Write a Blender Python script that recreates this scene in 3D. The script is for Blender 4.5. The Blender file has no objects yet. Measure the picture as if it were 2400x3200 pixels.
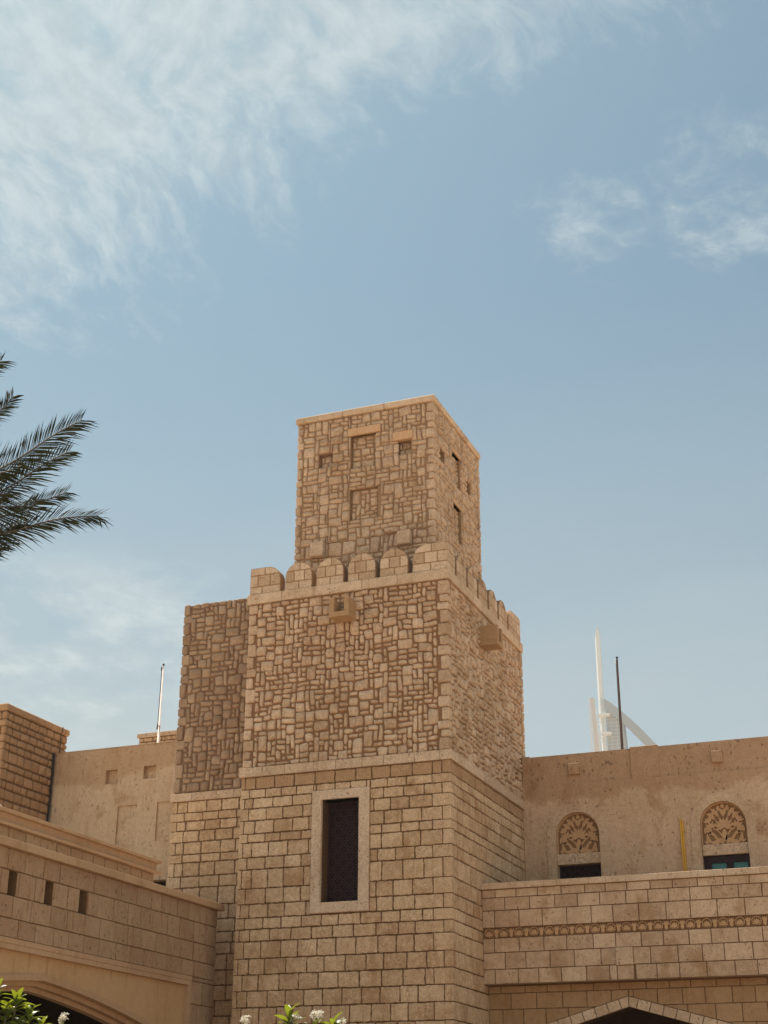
import bpy, math, random
import numpy as np
from mathutils import Vector, Matrix, noise as mnoise

S = bpy.context.scene
COL = S.collection
RND = random.Random(11)

# ------------------------------------------------------------------ camera
cam_d = bpy.data.cameras.new("camera")
cam = bpy.data.objects.new("camera", cam_d)
COL.objects.link(cam)
S.camera = cam
cam_d.sensor_fit = 'VERTICAL'
cam_d.sensor_height = 36.0
cam_d.lens = 51.26
cam_d.clip_end = 6000
CR = Vector((0.92995899, 0.36764353, 0.00380992))
CU = Vector((0.14384073, -0.37334445, 0.91647355))
CF = Vector((-0.33835798, 0.85173479, 0.40007714))
CAM = Vector((9.7642, -28.3666, 1.6))
cam.matrix_world = Matrix(((CR.x, CU.x, -CF.x, CAM.x), (CR.y, CU.y, -CF.y, CAM.y), (CR.z, CU.z, -CF.z, CAM.z), (0, 0, 0, 1)))

# ------------------------------------------------------------------ light
SUN_EL = math.radians(66)
SUN_DIR = Vector((-0.85, 0.53, 0)).normalized() * math.cos(SUN_EL) + Vector((0, 0, math.sin(SUN_EL)))
SUN_AZ = math.atan2(SUN_DIR.x, SUN_DIR.y)          # clockwise from +Y
sun_d = bpy.data.lights.new("sun", 'SUN')
sun_d.energy = 5.0
sun_d.angle = math.radians(0.55)
sun_d.color = (1.0, 0.88, 0.74)
sun = bpy.data.objects.new("sun", sun_d)
COL.objects.link(sun)
sun.rotation_euler = (-SUN_DIR).to_track_quat('-Z', 'Y').to_euler()

S.view_settings.view_transform = 'Standard'
S.view_settings.look = 'None'
S.view_settings.gamma = 1.0
S.view_settings.exposure = 0.64
S.view_settings.use_curve_mapping = False


class NT:
    """small helper round a node tree"""
    def __init__(s, tree):
        s.t = tree
        tree.nodes.clear()

    def n(s, kind, **kw):
        nd = s.t.nodes.new(kind)
        for k, v in kw.items():
            if k.startswith('_'):
                setattr(nd, k[1:], v)
            else:
                key = k.replace('__', ' ')
                nd.inputs[int(key[1:]) if key[0] == 'i' and key[1:].isdigit() else key].default_value = v
        return nd

    def l(s, a, b):
        s.t.links.new(a, b)

    def math(s, op, a, b=None, clamp=False):
        nd = s.t.nodes.new('ShaderNodeMath')
        nd.operation = op
        nd.use_clamp = clamp
        for i, x in enumerate((a, b)):
            if x is None:
                continue
            if isinstance(x, (int, float)):
                nd.inputs[i].default_value = x
            else:
                s.l(x, nd.inputs[i])
        return nd.outputs[0]

    def ramp(s, x, lo, hi, a=0.0, b=1.0):
        nd = s.t.nodes.new('ShaderNodeMapRange')
        nd.interpolation_type = 'SMOOTHSTEP'
        nd.inputs['From Min'].default_value = lo
        nd.inputs['From Max'].default_value = hi
        nd.inputs['To Min'].default_value = a
        nd.inputs['To Max'].default_value = b
        s.l(x, nd.inputs['Value'])
        return nd.outputs[0]

    def mix(s, fac, a, b, mode='MIX'):
        nd = s.t.nodes.new('ShaderNodeMix')
        nd.data_type = 'RGBA'
        nd.blend_type = mode
        for i, x in ((0, fac), (6, a), (7, b)):
            if isinstance(x, (int, float)):
                nd.inputs[i].default_value = x
            elif isinstance(x, tuple):
                nd.inputs[i].default_value = x + (1,) if len(x) == 3 else x
            else:
                s.l(x, nd.inputs[i])
        return nd.outputs[2]

    def noise(s, vec, scale, detail=4, rough=0.55, dist=0.0):
        nd = s.t.nodes.new('ShaderNodeTexNoise')
        nd.inputs['Scale'].default_value = scale
        nd.inputs['Detail'].default_value = detail
        nd.inputs['Roughness'].default_value = rough
        nd.inputs['Distortion'].default_value = dist
        s.l(vec, nd.inputs['Vector'])
        return nd.outputs['Fac']

    def mapping(s, vec, scale=(1, 1, 1), rot=(0, 0, 0), loc=(0, 0, 0)):
        nd = s.t.nodes.new('ShaderNodeMapping')
        nd.inputs['Scale'].default_value = scale
        nd.inputs['Rotation'].default_value = rot
        nd.inputs['Location'].default_value = loc
        s.l(vec, nd.inputs['Vector'])
        return nd.outputs[0]


world = bpy.data.worlds.new("World")
S.world = world
world.use_nodes = True
w = NT(world.node_tree)
sky = w.n('ShaderNodeTexSky', _sky_type='NISHITA')
sky.sun_disc = False
sky.sun_elevation = SUN_EL
sky.sun_rotation = SUN_AZ
sky.altitude = 0
sky.air_density = 1.0
sky.dust_density = 2.2
sky.ozone_density = 1.3
tc = w.n('ShaderNodeTexCoord')
D = tc.outputs['Generated']
sep = w.n('ShaderNodeSeparateXYZ')
w.l(D, sep.inputs[0])
# thin cloud sheet: the direction projected on a plane high above the ground
zz = w.math('ADD', w.math('MAXIMUM', sep.outputs[2], 0.0), 0.10)
cmb = w.n('ShaderNodeCombineXYZ')
w.l(w.math('DIVIDE', sep.outputs[0], zz), cmb.inputs[0])
w.l(w.math('DIVIDE', sep.outputs[1], zz), cmb.inputs[1])
P2 = cmb.outputs[0]
wn_ = w.n('ShaderNodeTexNoise')
wn_.inputs['Scale'].default_value = 2.2
wn_.inputs['Detail'].default_value = 5
w.l(P2, wn_.inputs['Vector'])
vm_ = w.n('ShaderNodeVectorMath', _operation='MULTIPLY_ADD')
w.l(wn_.outputs['Color'], vm_.inputs[0])
vm_.inputs[1].default_value = (0.30, 0.30, 0)
w.l(P2, vm_.inputs[2])
P3 = vm_.outputs[0]
nbig = w.noise(P3, 2.6, 10, 0.68)
nmid = w.noise(w.mapping(P3, (13.0, 5.0, 1), (0, 0, -0.70)), 1.0, 10, 0.70)
nfine = w.noise(w.mapping(P3, (36, 20, 1), (0, 0, 0.65)), 1.0, 6, 0.60)


def dotv(v):
    v = Vector(v).normalized()
    nd = w.n('ShaderNodeVectorMath', _operation='DOT_PRODUCT')
    w.l(D, nd.inputs[0])
    nd.inputs[1].default_value = v
    return nd.outputs['Value']


def blob(c, r0, r1):
    return w.ramp(dotv(c), math.cos(math.radians(r1)), math.cos(math.radians(r0)))


# a bank of cloud whose edge runs from the upper right down to the left
pa, pb = Vector((-0.160, 0.716, 0.676)), Vector((-0.545, 0.660, 0.517))
nrm = pa.cross(pb).normalized()
if nrm.z < 0:
    nrm = -nrm
bank = w.ramp(dotv(nrm), -0.17, 0.06)
cover = w.math('MULTIPLY', bank, 0.31)
cover = w.math('MAXIMUM', cover, w.math('MULTIPLY', blob((-0.171, 0.802, 0.565), 0.0, 4.4), 0.20))
cover = w.math('MAXIMUM', cover, w.math('MULTIPLY', blob((-0.080, 0.812, 0.575), 0.2, 5.4), 0.215))
cover = w.math('MAXIMUM', cover, w.math('MULTIPLY', blob((-0.078, 0.744, 0.668), 0.1, 2.8), 0.18))
# a low flat bank over the roofs on the left
lown = w.noise(w.mapping(D, (10, 10, 24), loc=(0.4, 0.2, 0.1)), 1.0, 9, 0.66, 0.2)
low = w.math('MULTIPLY', blob((-0.545, 0.785, 0.300), 3.0, 9.5), w.ramp(lown, 0.40, 0.62))
low = w.math('MULTIPLY', low, w.math('MULTIPLY', w.ramp(sep.outputs[2], 0.385, 0.325), w.ramp(sep.outputs[2], 0.20, 0.27)))
# scattered elsewhere
elsew = w.math('MULTIPLY', w.ramp(w.noise(P2, 0.55, 2, 0.5), 0.52, 0.75), w.ramp(sep.outputs[1], 0.55, 0.2))
cover = w.math('MAXIMUM', cover, w.math('MULTIPLY', elsew, 0.4))
tex = w.math('ADD', w.math('MULTIPLY', nbig, 0.46), w.math('MULTIPLY', nmid, 0.30))
tex = w.math('ADD', tex, w.math('MULTIPLY', nfine, 0.24))
dens = w.math('ADD', w.math('SUBTRACT', tex, 0.56), cover)
dens = w.ramp(dens, 0.10, 0.33)
dens = w.math('MULTIPLY', dens, w.ramp(cover, 0.0, 0.16))
dens = w.math('MAXIMUM', dens, w.math('MULTIPLY', low, 1.0))
ripple = w.ramp(nfine, 0.34, 0.66, 0.90, 1.06)
# low whitish veil near the horizon
veil = w.math('MULTIPLY', w.ramp(sep.outputs[2], 0.56, 0.16, 0.06, 1.0), w.ramp(w.noise(w.mapping(P2, (1, 2.2, 1)), 0.5, 5, 0.55), 0.25, 0.7, 0.50, 0.92))
cloudcol = w.mix(1.0, (6.3, 7.0, 7.1), ripple, 'MULTIPLY')
SKYTINT = w.mix(1.0, sky.outputs[0], (0.68, 0.96, 0.93), 'MULTIPLY')
c1 = w.mix(veil, SKYTINT, (5.3, 5.75, 5.75))
c2 = w.mix(w.math('MULTIPLY', dens, 0.72), c1, cloudcol)
bg = w.n('ShaderNodeBackground')
bg.inputs['Strength'].default_value = 0.0635
w.l(c2, bg.inputs['Color'])
wo = w.n('ShaderNodeOutputWorld')
w.l(bg.outputs[0], wo.inputs['Surface'])


# ------------------------------------------------------------------ materials
def stone(name, a, b, stain=(0.30, 0.17, 0.08), stain_amt=0.5, pits=0.0, pit_col=(0.16, 0.10, 0.06), bump=0.35,
          big=0.9, tintamt=0.5, streak=0.4, rough=0.92, pit_scale=34, fine=0.16, bdist=0.02, patch=None):
    m = bpy.data.materials.new(name)
    m.use_nodes = True
    t = NT(m.node_tree)
    geo = t.n('ShaderNodeNewGeometry')
    P = geo.outputs['Position']
    at = t.n('ShaderNodeAttribute', _attribute_name='tint')
    tint = at.outputs['Fac']
    n1 = t.noise(P, big, 6, 0.6, 0.4)
    n2 = t.noise(P, 9.0, 5, 0.65)
    n3 = t.noise(P, 48.0, 3, 0.6)
    f = t.math('ADD', t.math('MULTIPLY', t.math('SUBTRACT', n1, 0.5), 1.5), t.math('MULTIPLY', t.math('SUBTRACT', tint, 0.5), tintamt * 2))
    f = t.math('ADD', f, t.math('MULTIPLY', t.math('SUBTRACT', n2, 0.5), 1.7))
    f = t.math('ADD', f, 0.5, True)
    c = t.mix(f, a, b)
    # stains: blotches plus streaks drawn out vertically
    ns = t.noise(t.mapping(P, (1, 1, 0.55), loc=(3, 1, 7)), 1.7, 6, 0.62, 0.3)
    c = t.mix(t.math('MULTIPLY', t.ramp(ns, 0.50, 0.72), stain_amt), c, stain)
    if patch:
        # an older coat of render above an uneven line
        sx = t.n('ShaderNodeSeparateXYZ')
        t.l(P, sx.inputs[0])
        npz = t.noise(P, 0.7, 5, 0.6, 0.5)
        hz_ = t.math('ADD', sx.outputs[2], t.math('MULTIPLY', t.math('SUBTRACT', npz, 0.5), 1.6))
        c = t.mix(t.math('MULTIPLY', t.ramp(hz_, patch - 0.10, patch + 0.10), 0.45), c, stain)
    nk = t.noise(t.mapping(P, (9, 9, 0.9)), 1.0, 5, 0.6)
    c = t.mix(t.math('MULTIPLY', t.ramp(nk, 0.54, 0.76), streak), c, stain)
    c = t.mix(1.0, c, t.ramp(n3, 0.2, 0.8, 1 - fine, 1 + fine), 'MULTIPLY')
    hb = t.math('ADD', t.math('MULTIPLY', n2, 0.6), t.math('MULTIPLY', n3, 0.4))
    if pits > 0:
        wv = t.mapping(P, (1, 1, 0.7))
        np_ = t.noise(wv, pit_scale, 3, 0.5, 0.2)
        nm = t.noise(P, 3.1, 3, 0.5)
        pm = t.ramp(t.math('ADD', np_, t.math('MULTIPLY', t.math('SUBTRACT', nm, 0.5), 0.25)), 0.64, 0.70)
        c = t.mix(t.math('MULTIPLY', pm, pits), c, pit_col)
        hb = t.math('SUBTRACT', hb, t.math('MULTIPLY', pm, 0.7))
    bp = t.n('ShaderNodeBump')
    bp.inputs['Strength'].default_value = bump
    bp.inputs['Distance'].default_value = bdist
    t.l(hb, bp.inputs['Height'])
    pr = t.n('ShaderNodeBsdfPrincipled')
    pr.inputs['Roughness'].default_value = rough
    pr.inputs['Specular IOR Level'].default_value = 0.25
    t.l(c, pr.inputs['Base Color'])
    t.l(bp.outputs[0], pr.inputs['Normal'])
    o = t.n('ShaderNodeOutputMaterial')
    t.l(pr.outputs[0], o.inputs['Surface'])
    return m


def plain(name, col, rough=0.6, metal=0.0, var=0.1, trans=None, spec=0.5):
    m = bpy.data.materials.new(name)
    m.use_nodes = True
    t = NT(m.node_tree)
    geo = t.n('ShaderNodeNewGeometry')
    n1 = t.noise(geo.outputs['Position'], 6.0, 4)
    c = t.mix(1.0, col, t.ramp(n1, 0.3, 0.7, 1 - var, 1 + var), 'MULTIPLY')
    pr = t.n('ShaderNodeBsdfPrincipled')
    pr.inputs['Roughness'].default_value = rough
    pr.inputs['Metallic'].default_value = metal
    pr.inputs['Specular IOR Level'].default_value = spec
    t.l(c, pr.inputs['Base Color'])
    o = t.n('ShaderNodeOutputMaterial')
    if trans:
        tr = t.n('ShaderNodeBsdfTranslucent')
        tr.inputs['Color'].default_value = trans + (1,)
        ms = t.n('ShaderNodeMixShader')
        ms.inputs[0].default_value = 0.45
        t.l(pr.outputs[0], ms.inputs[1])
        t.l(tr.outputs[0], ms.inputs[2])
        t.l(ms.outputs[0], o.inputs['Surface'])
    else:
        t.l(pr.outputs[0], o.inputs['Surface'])
    return m


M = {}
M['rubble'] = stone('rubble_limestone', (0.68, 0.52, 0.375), (0.41, 0.275, 0.175), stain_amt=0.45, pits=0.5, bump=1.0, tintamt=0.25, streak=0.3, fine=0.3)
M['mortar'] = stone('rubble_mortar', (0.29, 0.165, 0.088), (0.22, 0.12, 0.06), stain_amt=0.3, bump=0.6, tintamt=0)
M['turret'] = stone('turret_limestone', (0.63, 0.48, 0.345), (0.41, 0.285, 0.19), stain_amt=0.35, pits=0.5, bump=1.0, tintamt=0.2, streak=0.3, fine=0.3)
M['turretmortar'] = stone('turret_mortar', (0.35, 0.23, 0.14), (0.28, 0.175, 0.10), stain_amt=0.3, bump=0.6, tintamt=0)
M['wingrubble'] = stone('weathered_rubble', (0.43, 0.31, 0.215), (0.28, 0.19, 0.125), stain_amt=0.45, pits=0.25, bump=0.5, tintamt=0.45, streak=0.3)
M['wingmortar'] = stone('weathered_mortar', (0.30, 0.19, 0.115), (0.22, 0.135, 0.08), stain_amt=0.3, bump=0.5, tintamt=0)
M['ashlar'] = stone('split_limestone', (0.69, 0.52, 0.345), (0.41, 0.265, 0.15), stain=(0.33, 0.18, 0.08), stain_amt=0.7, pits=0.45, bump=0.8, tintamt=0.25, streak=0.55, fine=0.36)
M['joint'] = stone('dark_joint', (0.17, 0.10, 0.05), (0.11, 0.06, 0.03), stain_amt=0.1, bump=0.5, tintamt=0, streak=0)
M['softjoint'] = stone('brown_joint', (0.20, 0.12, 0.06), (0.14, 0.08, 0.04), stain_amt=0.1, bump=0.5, tintamt=0, streak=0)
M['trav'] = stone('travertine', (0.63, 0.485, 0.35), (0.44, 0.31, 0.20), stain=(0.33, 0.19, 0.10), stain_amt=0.45, pits=0.8, bump=0.6, tintamt=0.45, streak=0.35, fine=0.3, pit_scale=30)
M['terrace'] = stone('travertine_blocks', (0.60, 0.45, 0.315), (0.40, 0.275, 0.175), stain=(0.31, 0.18, 0.08), stain_amt=0.75, pits=0.85, bump=0.3, tintamt=0.35, streak=0.15, pit_scale=26)
M['gate'] = stone('dark_limestone', (0.41, 0.27, 0.15), (0.31, 0.19, 0.095), stain=(0.26, 0.14, 0.055), stain_amt=0.5, pits=0.5, bump=0.3, tintamt=0.3)  # darker, browner limestone of the gateway wall
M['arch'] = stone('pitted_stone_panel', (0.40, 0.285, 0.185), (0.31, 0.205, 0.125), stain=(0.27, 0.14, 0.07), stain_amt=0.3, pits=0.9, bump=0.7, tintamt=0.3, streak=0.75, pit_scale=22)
M['smooth'] = stone('smooth_sandstone', (0.46, 0.315, 0.195), (0.38, 0.25, 0.15), stain=(0.30, 0.16, 0.07), stain_amt=0.4, bump=0.2, tintamt=0.5, streak=0.35, fine=0.1)
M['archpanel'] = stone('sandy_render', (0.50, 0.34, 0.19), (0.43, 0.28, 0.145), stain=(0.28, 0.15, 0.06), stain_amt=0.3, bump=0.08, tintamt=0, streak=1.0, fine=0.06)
M['plaster'] = stone('pitted_plaster', (0.62, 0.46, 0.325), (0.46, 0.32, 0.21), stain=(0.31, 0.165, 0.08), stain_amt=0.7, pits=0.85, bump=0.9, tintamt=0, streak=0.3, fine=0.2, big=0.9, patch=9.2, pit_scale=17, pit_col=(0.22, 0.14, 0.085))
M['lplaster'] = stone('pale_plaster', (0.70, 0.54, 0.375), (0.55, 0.40, 0.26), stain=(0.38, 0.21, 0.10), stain_amt=0.7, pits=0.6, bump=0.8, tintamt=0, streak=0.4, fine=0.18, patch=10.5, pit_scale=19, pit_col=(0.3, 0.2, 0.12))
M['carve'] = stone('carved_sandstone', (0.55, 0.355, 0.20), (0.45, 0.28, 0.15), stain_amt=0.3, bump=0.1, tintamt=0, streak=0.05, fine=0.05)
M['carveback'] = stone('carved_ground', (0.29, 0.17, 0.085), (0.24, 0.14, 0.07), stain_amt=0.2, bump=0.1, tintamt=0, streak=0.1, fine=0.05)  # weathered brown, darkened further so recess shade sits in the colour
M['rock'] = stone('rock_faced_stone', (0.45, 0.29, 0.165), (0.35, 0.215, 0.115), stain_amt=0.3, bump=0.6, tintamt=0.35, streak=0.1)
M['inside'] = stone('shade_toned_inside', (0.07, 0.035, 0.02), (0.05, 0.025, 0.015), stain_amt=0.1, bump=0.1, tintamt=0, streak=0)  # near-black brown: the shade of the interiors is put into the colour
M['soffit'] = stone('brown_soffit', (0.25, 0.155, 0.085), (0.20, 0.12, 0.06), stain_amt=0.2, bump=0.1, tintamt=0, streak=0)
M['ground'] = stone('sandy_paving', (0.58, 0.44, 0.31), (0.50, 0.37, 0.25), stain_amt=0.2, bump=0.1, tintamt=0, streak=0, big=0.2)
M['roof'] = stone('pale_roof_screed', (0.66, 0.58, 0.46), (0.56, 0.48, 0.37), stain_amt=0.1, bump=0.1, tintamt=0, streak=0)
M['bouncecut'] = plain('bounce_cut_brown', (0.20, 0.115, 0.06), 0.9, var=0.4, spec=0.1)  # dark brown for the unseen sheet added to weaken ground bounce
M['lintel'] = stone('sandstone_lintel', (0.62, 0.41, 0.25), (0.50, 0.31, 0.17), stain_amt=0.3, bump=0.3, tintamt=0.2, streak=0.2)
M['spout'] = stone('brown_sandstone', (0.44, 0.29, 0.165), (0.36, 0.225, 0.12), stain_amt=0.3, bump=0.1, tintamt=0.1, streak=0.2, fine=0.06)
M['wood'] = plain('dark_wood', (0.022, 0.008, 0.010), 0.45, spec=0.2)
M['lattice'] = plain('dark_lattice', (0.042, 0.020, 0.022), 0.45, spec=0.2)
M['glass'] = plain('dark_glass', (0.010, 0.005, 0.006), 0.5, spec=0.08)
M['teal'] = plain('teal_glass', (0.035, 0.17, 0.17), 0.35, spec=0.4)
M['yellow'] = plain('yellow_paint', (0.55, 0.31, 0.03), 0.6)
M['iron'] = plain('dark_iron', (0.035, 0.025, 0.022), 0.5)
M['pole'] = plain('pale_pole', (0.62, 0.52, 0.46), 0.45)
M['polebrown'] = plain('brown_pole', (0.040, 0.020, 0.015), 0.8, spec=0.1)
M['white'] = plain('white_cladding', (0.74, 0.74, 0.72), 0.5, var=0.03)
M['sail'] = plain('grey_white_fabric', (0.36, 0.37, 0.375), 0.6, var=0.03)
M['pink'] = plain('pale_pink_lattice', (0.62, 0.55, 0.51), 0.6, var=0.05)
M['tent'] = plain('white_fabric', (0.78, 0.76, 0.73), 0.7, var=0.03)
M['frond'] = plain('palm_leaflet', (0.032, 0.034, 0.014), 0.85, var=0.4, spec=0.08)
M['rachis'] = plain('palm_rachis', (0.05, 0.03, 0.015), 0.6, var=0.2)
M['bark'] = plain('grey_bark', (0.20, 0.15, 0.11), 0.85, var=0.3)
M['leaf'] = plain('frangipani_leaf', (0.075, 0.115, 0.022), 0.32, var=0.35, trans=(0.28, 0.33, 0.02), spec=0.6)
M['petal'] = plain('white_petal', (0.80, 0.77, 0.68), 0.6, var=0.06, trans=(0.7, 0.66, 0.5))
M['bud'] = plain('green_stalk', (0.24, 0.24, 0.08), 0.6, var=0.2)


# ------------------------------------------------------------------ object helpers
def mesh_obj(name, verts, faces, mat, parent=None, tint=None, smooth=False, origin=None, kind=None):
    if origin is None:
        vs = np.array(verts, dtype=float)
        c = (vs.min(0) + vs.max(0)) / 2
    else:
        c = np.array(origin, dtype=float)
    vs = np.array(verts, dtype=float) - c
    me = bpy.data.meshes.new(name)
    me.from_pydata(vs.tolist(), [], faces)
    if smooth:
        me.polygons.foreach_set('use_smooth', [True] * len(me.polygons))
    if tint is not None:
        a = me.attributes.new('tint', 'FLOAT', 'POINT')
        a.data.foreach_set('value', np.full(len(vs), tint) if np.isscalar(tint) else np.array(tint, dtype=float))
    if isinstance(mat, (list, tuple)):
        for m in mat:
            me.materials.append(m)
    else:
        me.materials.append(mat)
    o = bpy.data.objects.new(name, me)
    COL.objects.link(o)
    if parent is not None:
        o.parent = parent
        po = Vector(parent['_w'])
        o.location = Vector(c) - po
        o['_w'] = list(c)
    else:
        o.location = c
        o['_w'] = list(c)
    if kind:
        o['kind'] = kind
    return o


def thing(name, label, cat, loc, group=None):
    o = bpy.data.objects.new(name, None)
    COL.objects.link(o)
    o.location = loc
    o['_w'] = list(loc)
    o['label'] = label
    o['category'] = cat
    if group:
        o['group'] = group
    return o


class Fr:
    """a wall's own frame: a along it, b up, c out of it"""
    def __init__(s, O, u, n, v=(0, 0, 1)):
        s.O, s.u, s.v, s.n = Vector(O), Vector(u), Vector(v), Vector(n)

    def P(s, a, b, c=0.0):
        return tuple(s.O + s.u * a + s.v * b + s.n * c)


def FX(y, x0=0.0):
    return Fr((x0, y, 0), (1, 0, 0), (0, -1, 0))


def FY(x, y0=0.0):
    return Fr((x, y0, 0), (0, 1, 0), (1, 0, 0))


class MB:
    def __init__(s):
        s.v, s.f, s.t = [], [], []

    def add(s, verts, faces, tint=0.5):
        k = len(s.v)
        s.v += [tuple(x) for x in verts]
        s.f += [tuple(i + k for i in f) for f in faces]
        s.t += [tint] * len(verts)

    def quad(s, a, b, c, d, tint=0.5):
        s.add((a, b, c, d), ((0, 1, 2, 3),), tint)

    def box(s, x0, x1, y0, y1, z0, z1, bev=0.0, tint=0.5):
        v, f = chambox((x0, y0, z0), (x1, y1, z1), bev) if bev > 0 else box((x0, y0, z0), (x1, y1, z1))
        s.add(v, f, tint)

    def fbox(s, fr, a0, a1, b0, b1, c0, c1, bev=0.0, tint=0.5):
        v, f = chambox((a0, b0, c0), (a1, b1, c1), bev) if bev > 0 else box((a0, b0, c0), (a1, b1, c1))
        s.add([fr.P(*p) for p in v], f, tint)

    def tube(s, pts, radii, n=8, cap=True, tint=0.5):
        rings = []
        for i, p in enumerate(pts):
            p = Vector(p)
            d = (Vector(pts[min(i + 1, len(pts) - 1)]) - Vector(pts[max(i - 1, 0)])).normalized()
            x = d.cross(Vector((0, 0, 1)) if abs(d.z) < 0.9 else Vector((1, 0, 0))).normalized()
            y = d.cross(x)
            r = radii[i] if isinstance(radii, (list, tuple)) else radii
            rings.append([p + x * math.cos(2 * math.pi * k / n) * r + y * math.sin(2 * math.pi * k / n) * r for k in range(n)])
        v = [q for r in rings for q in r]
        f = []
        for i in range(len(pts) - 1):
            for k in range(n):
                f.append((i * n + k, i * n + (k + 1) % n, (i + 1) * n + (k + 1) % n, (i + 1) * n + k))
        if cap:
            f.append(tuple(range(n)))
            f.append(tuple(range((len(pts) - 1) * n, len(pts) * n)))
        s.add(v, f, tint)

    def prism(s, fr, poly, c0, c1, tint=0.5, back=True):
        n = len(poly)
        v = [fr.P(a, b, c0) for a, b in poly] + [fr.P(a, b, c1) for a, b in poly]
        f = [tuple(range(n, 2 * n))] + [(i, (i + 1) % n, n + (i + 1) % n, n + i) for i in range(n)]
        if back:
            f.append(tuple(range(n - 1, -1, -1)))
        s.add(v, f, tint)

    def obj(s, name, mat, parent=None, smooth=False, kind=None, origin=None):
        return mesh_obj(name, s.v, s.f, mat, parent, s.t, smooth, origin, kind)


def box(p, q):
    x0, y0, z0 = p
    x1, y1, z1 = q
    v = [(x0, y0, z0), (x1, y0, z0), (x1, y1, z0), (x0, y1, z0), (x0, y0, z1), (x1, y0, z1), (x1, y1, z1), (x0, y1, z1)]
    f = [(0, 3, 2, 1), (4, 5, 6, 7), (0, 1, 5, 4), (1, 2, 6, 5), (2, 3, 7, 6), (3, 0, 4, 7)]
    return v, f


def chambox(p, q, b, jit=0.0, rnd=RND):
    """box with every edge chamfered: 24 vertices, 44 triangles"""
    p, q = list(p), list(q)
    v, idx = [], {}
    for i in (0, 1):
        for j in (0, 1):
            for k in (0, 1):
                c = [(p, q)[i][0], (p, q)[j][1], (p, q)[k][2]]
                sg = [1 - 2 * i, 1 - 2 * j, 1 - 2 * k]
                jj = [rnd.uniform(-jit, jit) for _ in range(3)]
                for ax in range(3):
                    e = [c[m] + (sg[m] * b if m != ax else 0) + jj[m] for m in range(3)]
                    idx[(i, j, k, ax)] = len(v)
                    v.append(tuple(e))
    f = []
    A = lambda i, j, k, ax: idx[(i, j, k, ax)]
    for i in (0, 1):
        f.append(tuple(A(i, j, k, 0) for j, k in ((0, 0), (1, 0), (1, 1), (0, 1))))
        f.append(tuple(A(j, i, k, 1) for j, k in ((0, 0), (1, 0), (1, 1), (0, 1))))
        f.append(tuple(A(j, k, i, 2) for j, k in ((0, 0), (1, 0), (1, 1), (0, 1))))
    for i in (0, 1):
        for j in (0, 1):
            f.append((A(i, j, 0, 0), A(i, j, 1, 0), A(i, j, 1, 1), A(i, j, 0, 1)))
            f.append((A(i, 0, j, 0), A(i, 1, j, 0), A(i, 1, j, 2), A(i, 0, j, 2)))
            f.append((A(0, i, j, 1), A(1, i, j, 1), A(1, i, j, 2), A(0, i, j, 2)))
    for i in (0, 1):
        for j in (0, 1):
            for k in (0, 1):
                f.append((A(i, j, k, 0), A(i, j, k, 1), A(i, j, k, 2)))
    return v, f


# ------------------------------------------------------------------ stone pieces
def clip(poly, nx, ny, d):
    """keep the side nx*x+ny*y<=d of a convex polygon"""
    out = []
    n = len(poly)
    for i in range(n):
        p, q = poly[i], poly[(i + 1) % n]
        sp, sq = nx * p[0] + ny * p[1] - d, nx * q[0] + ny * q[1] - d
        if sp <= 0:
            out.append(p)
        if (sp < 0 < sq) or (sq < 0 < sp):
            t = sp / (sp - sq)
            out.append((p[0] + (q[0] - p[0]) * t, p[1] + (q[1] - p[1]) * t))
    return out


def area(poly):
    return 0.5 * sum(poly[i][0] * poly[(i + 1) % len(poly)][1] - poly[(i + 1) % len(poly)][0] * poly[i][1] for i in range(len(poly)))


def inset(poly, g):
    if area(poly) < 0:
        poly = poly[::-1]
    out = list(poly)
    n = len(poly)
    for i in range(n):
        (x0, y0), (x1, y1) = poly[i], poly[(i + 1) % n]
        L = math.hypot(x1 - x0, y1 - y0)
        if L < 1e-6:
            continue
        nx, ny = (y1 - y0) / L, -(x1 - x0) / L
        out = clip(out, nx, ny, nx * x0 + ny * y0 - g)
        if len(out) < 3:
            return []
    # merge near-duplicates
    res = []
    for p in out:
        if not res or math.hypot(p[0] - res[-1][0], p[1] - res[-1][1]) > 0.004:
            res.append(p)
    if len(res) > 2 and math.hypot(res[0][0] - res[-1][0], res[0][1] - res[-1][1]) < 0.004:
        res.pop()
    return res if len(res) > 2 else []


def outline(poly, r, step, jit, rnd):
    pts = []
    n = len(poly)
    for i in range(n):
        pr, p, nx = poly[i - 1], poly[i], poly[(i + 1) % n]
        def to(q, s):
            L = math.hypot(q[0] - p[0], q[1] - p[1])
            k = min(s, L * 0.42) / max(L, 1e-6)
            return (p[0] + (q[0] - p[0]) * k, p[1] + (q[1] - p[1]) * k)
        rr = r * rnd.uniform(0.5, 1.4)
        pts.append(to(pr, rr))
        pts.append(to(nx, rr * rnd.uniform(0.6, 1.3)))
        L = math.hypot(nx[0] - p[0], nx[1] - p[1]) - 2 * r
        k = int(L / step)
        for j in range(1, k + 1):
            t = (r + L * j / (k + 1)) / (L + 2 * r)
            pts.append((p[0] + (nx[0] - p[0]) * t, p[1] + (nx[1] - p[1]) * t))
    return [(x + rnd.uniform(-jit, jit), y + rnd.uniform(-jit, jit)) for x, y in pts]


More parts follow.
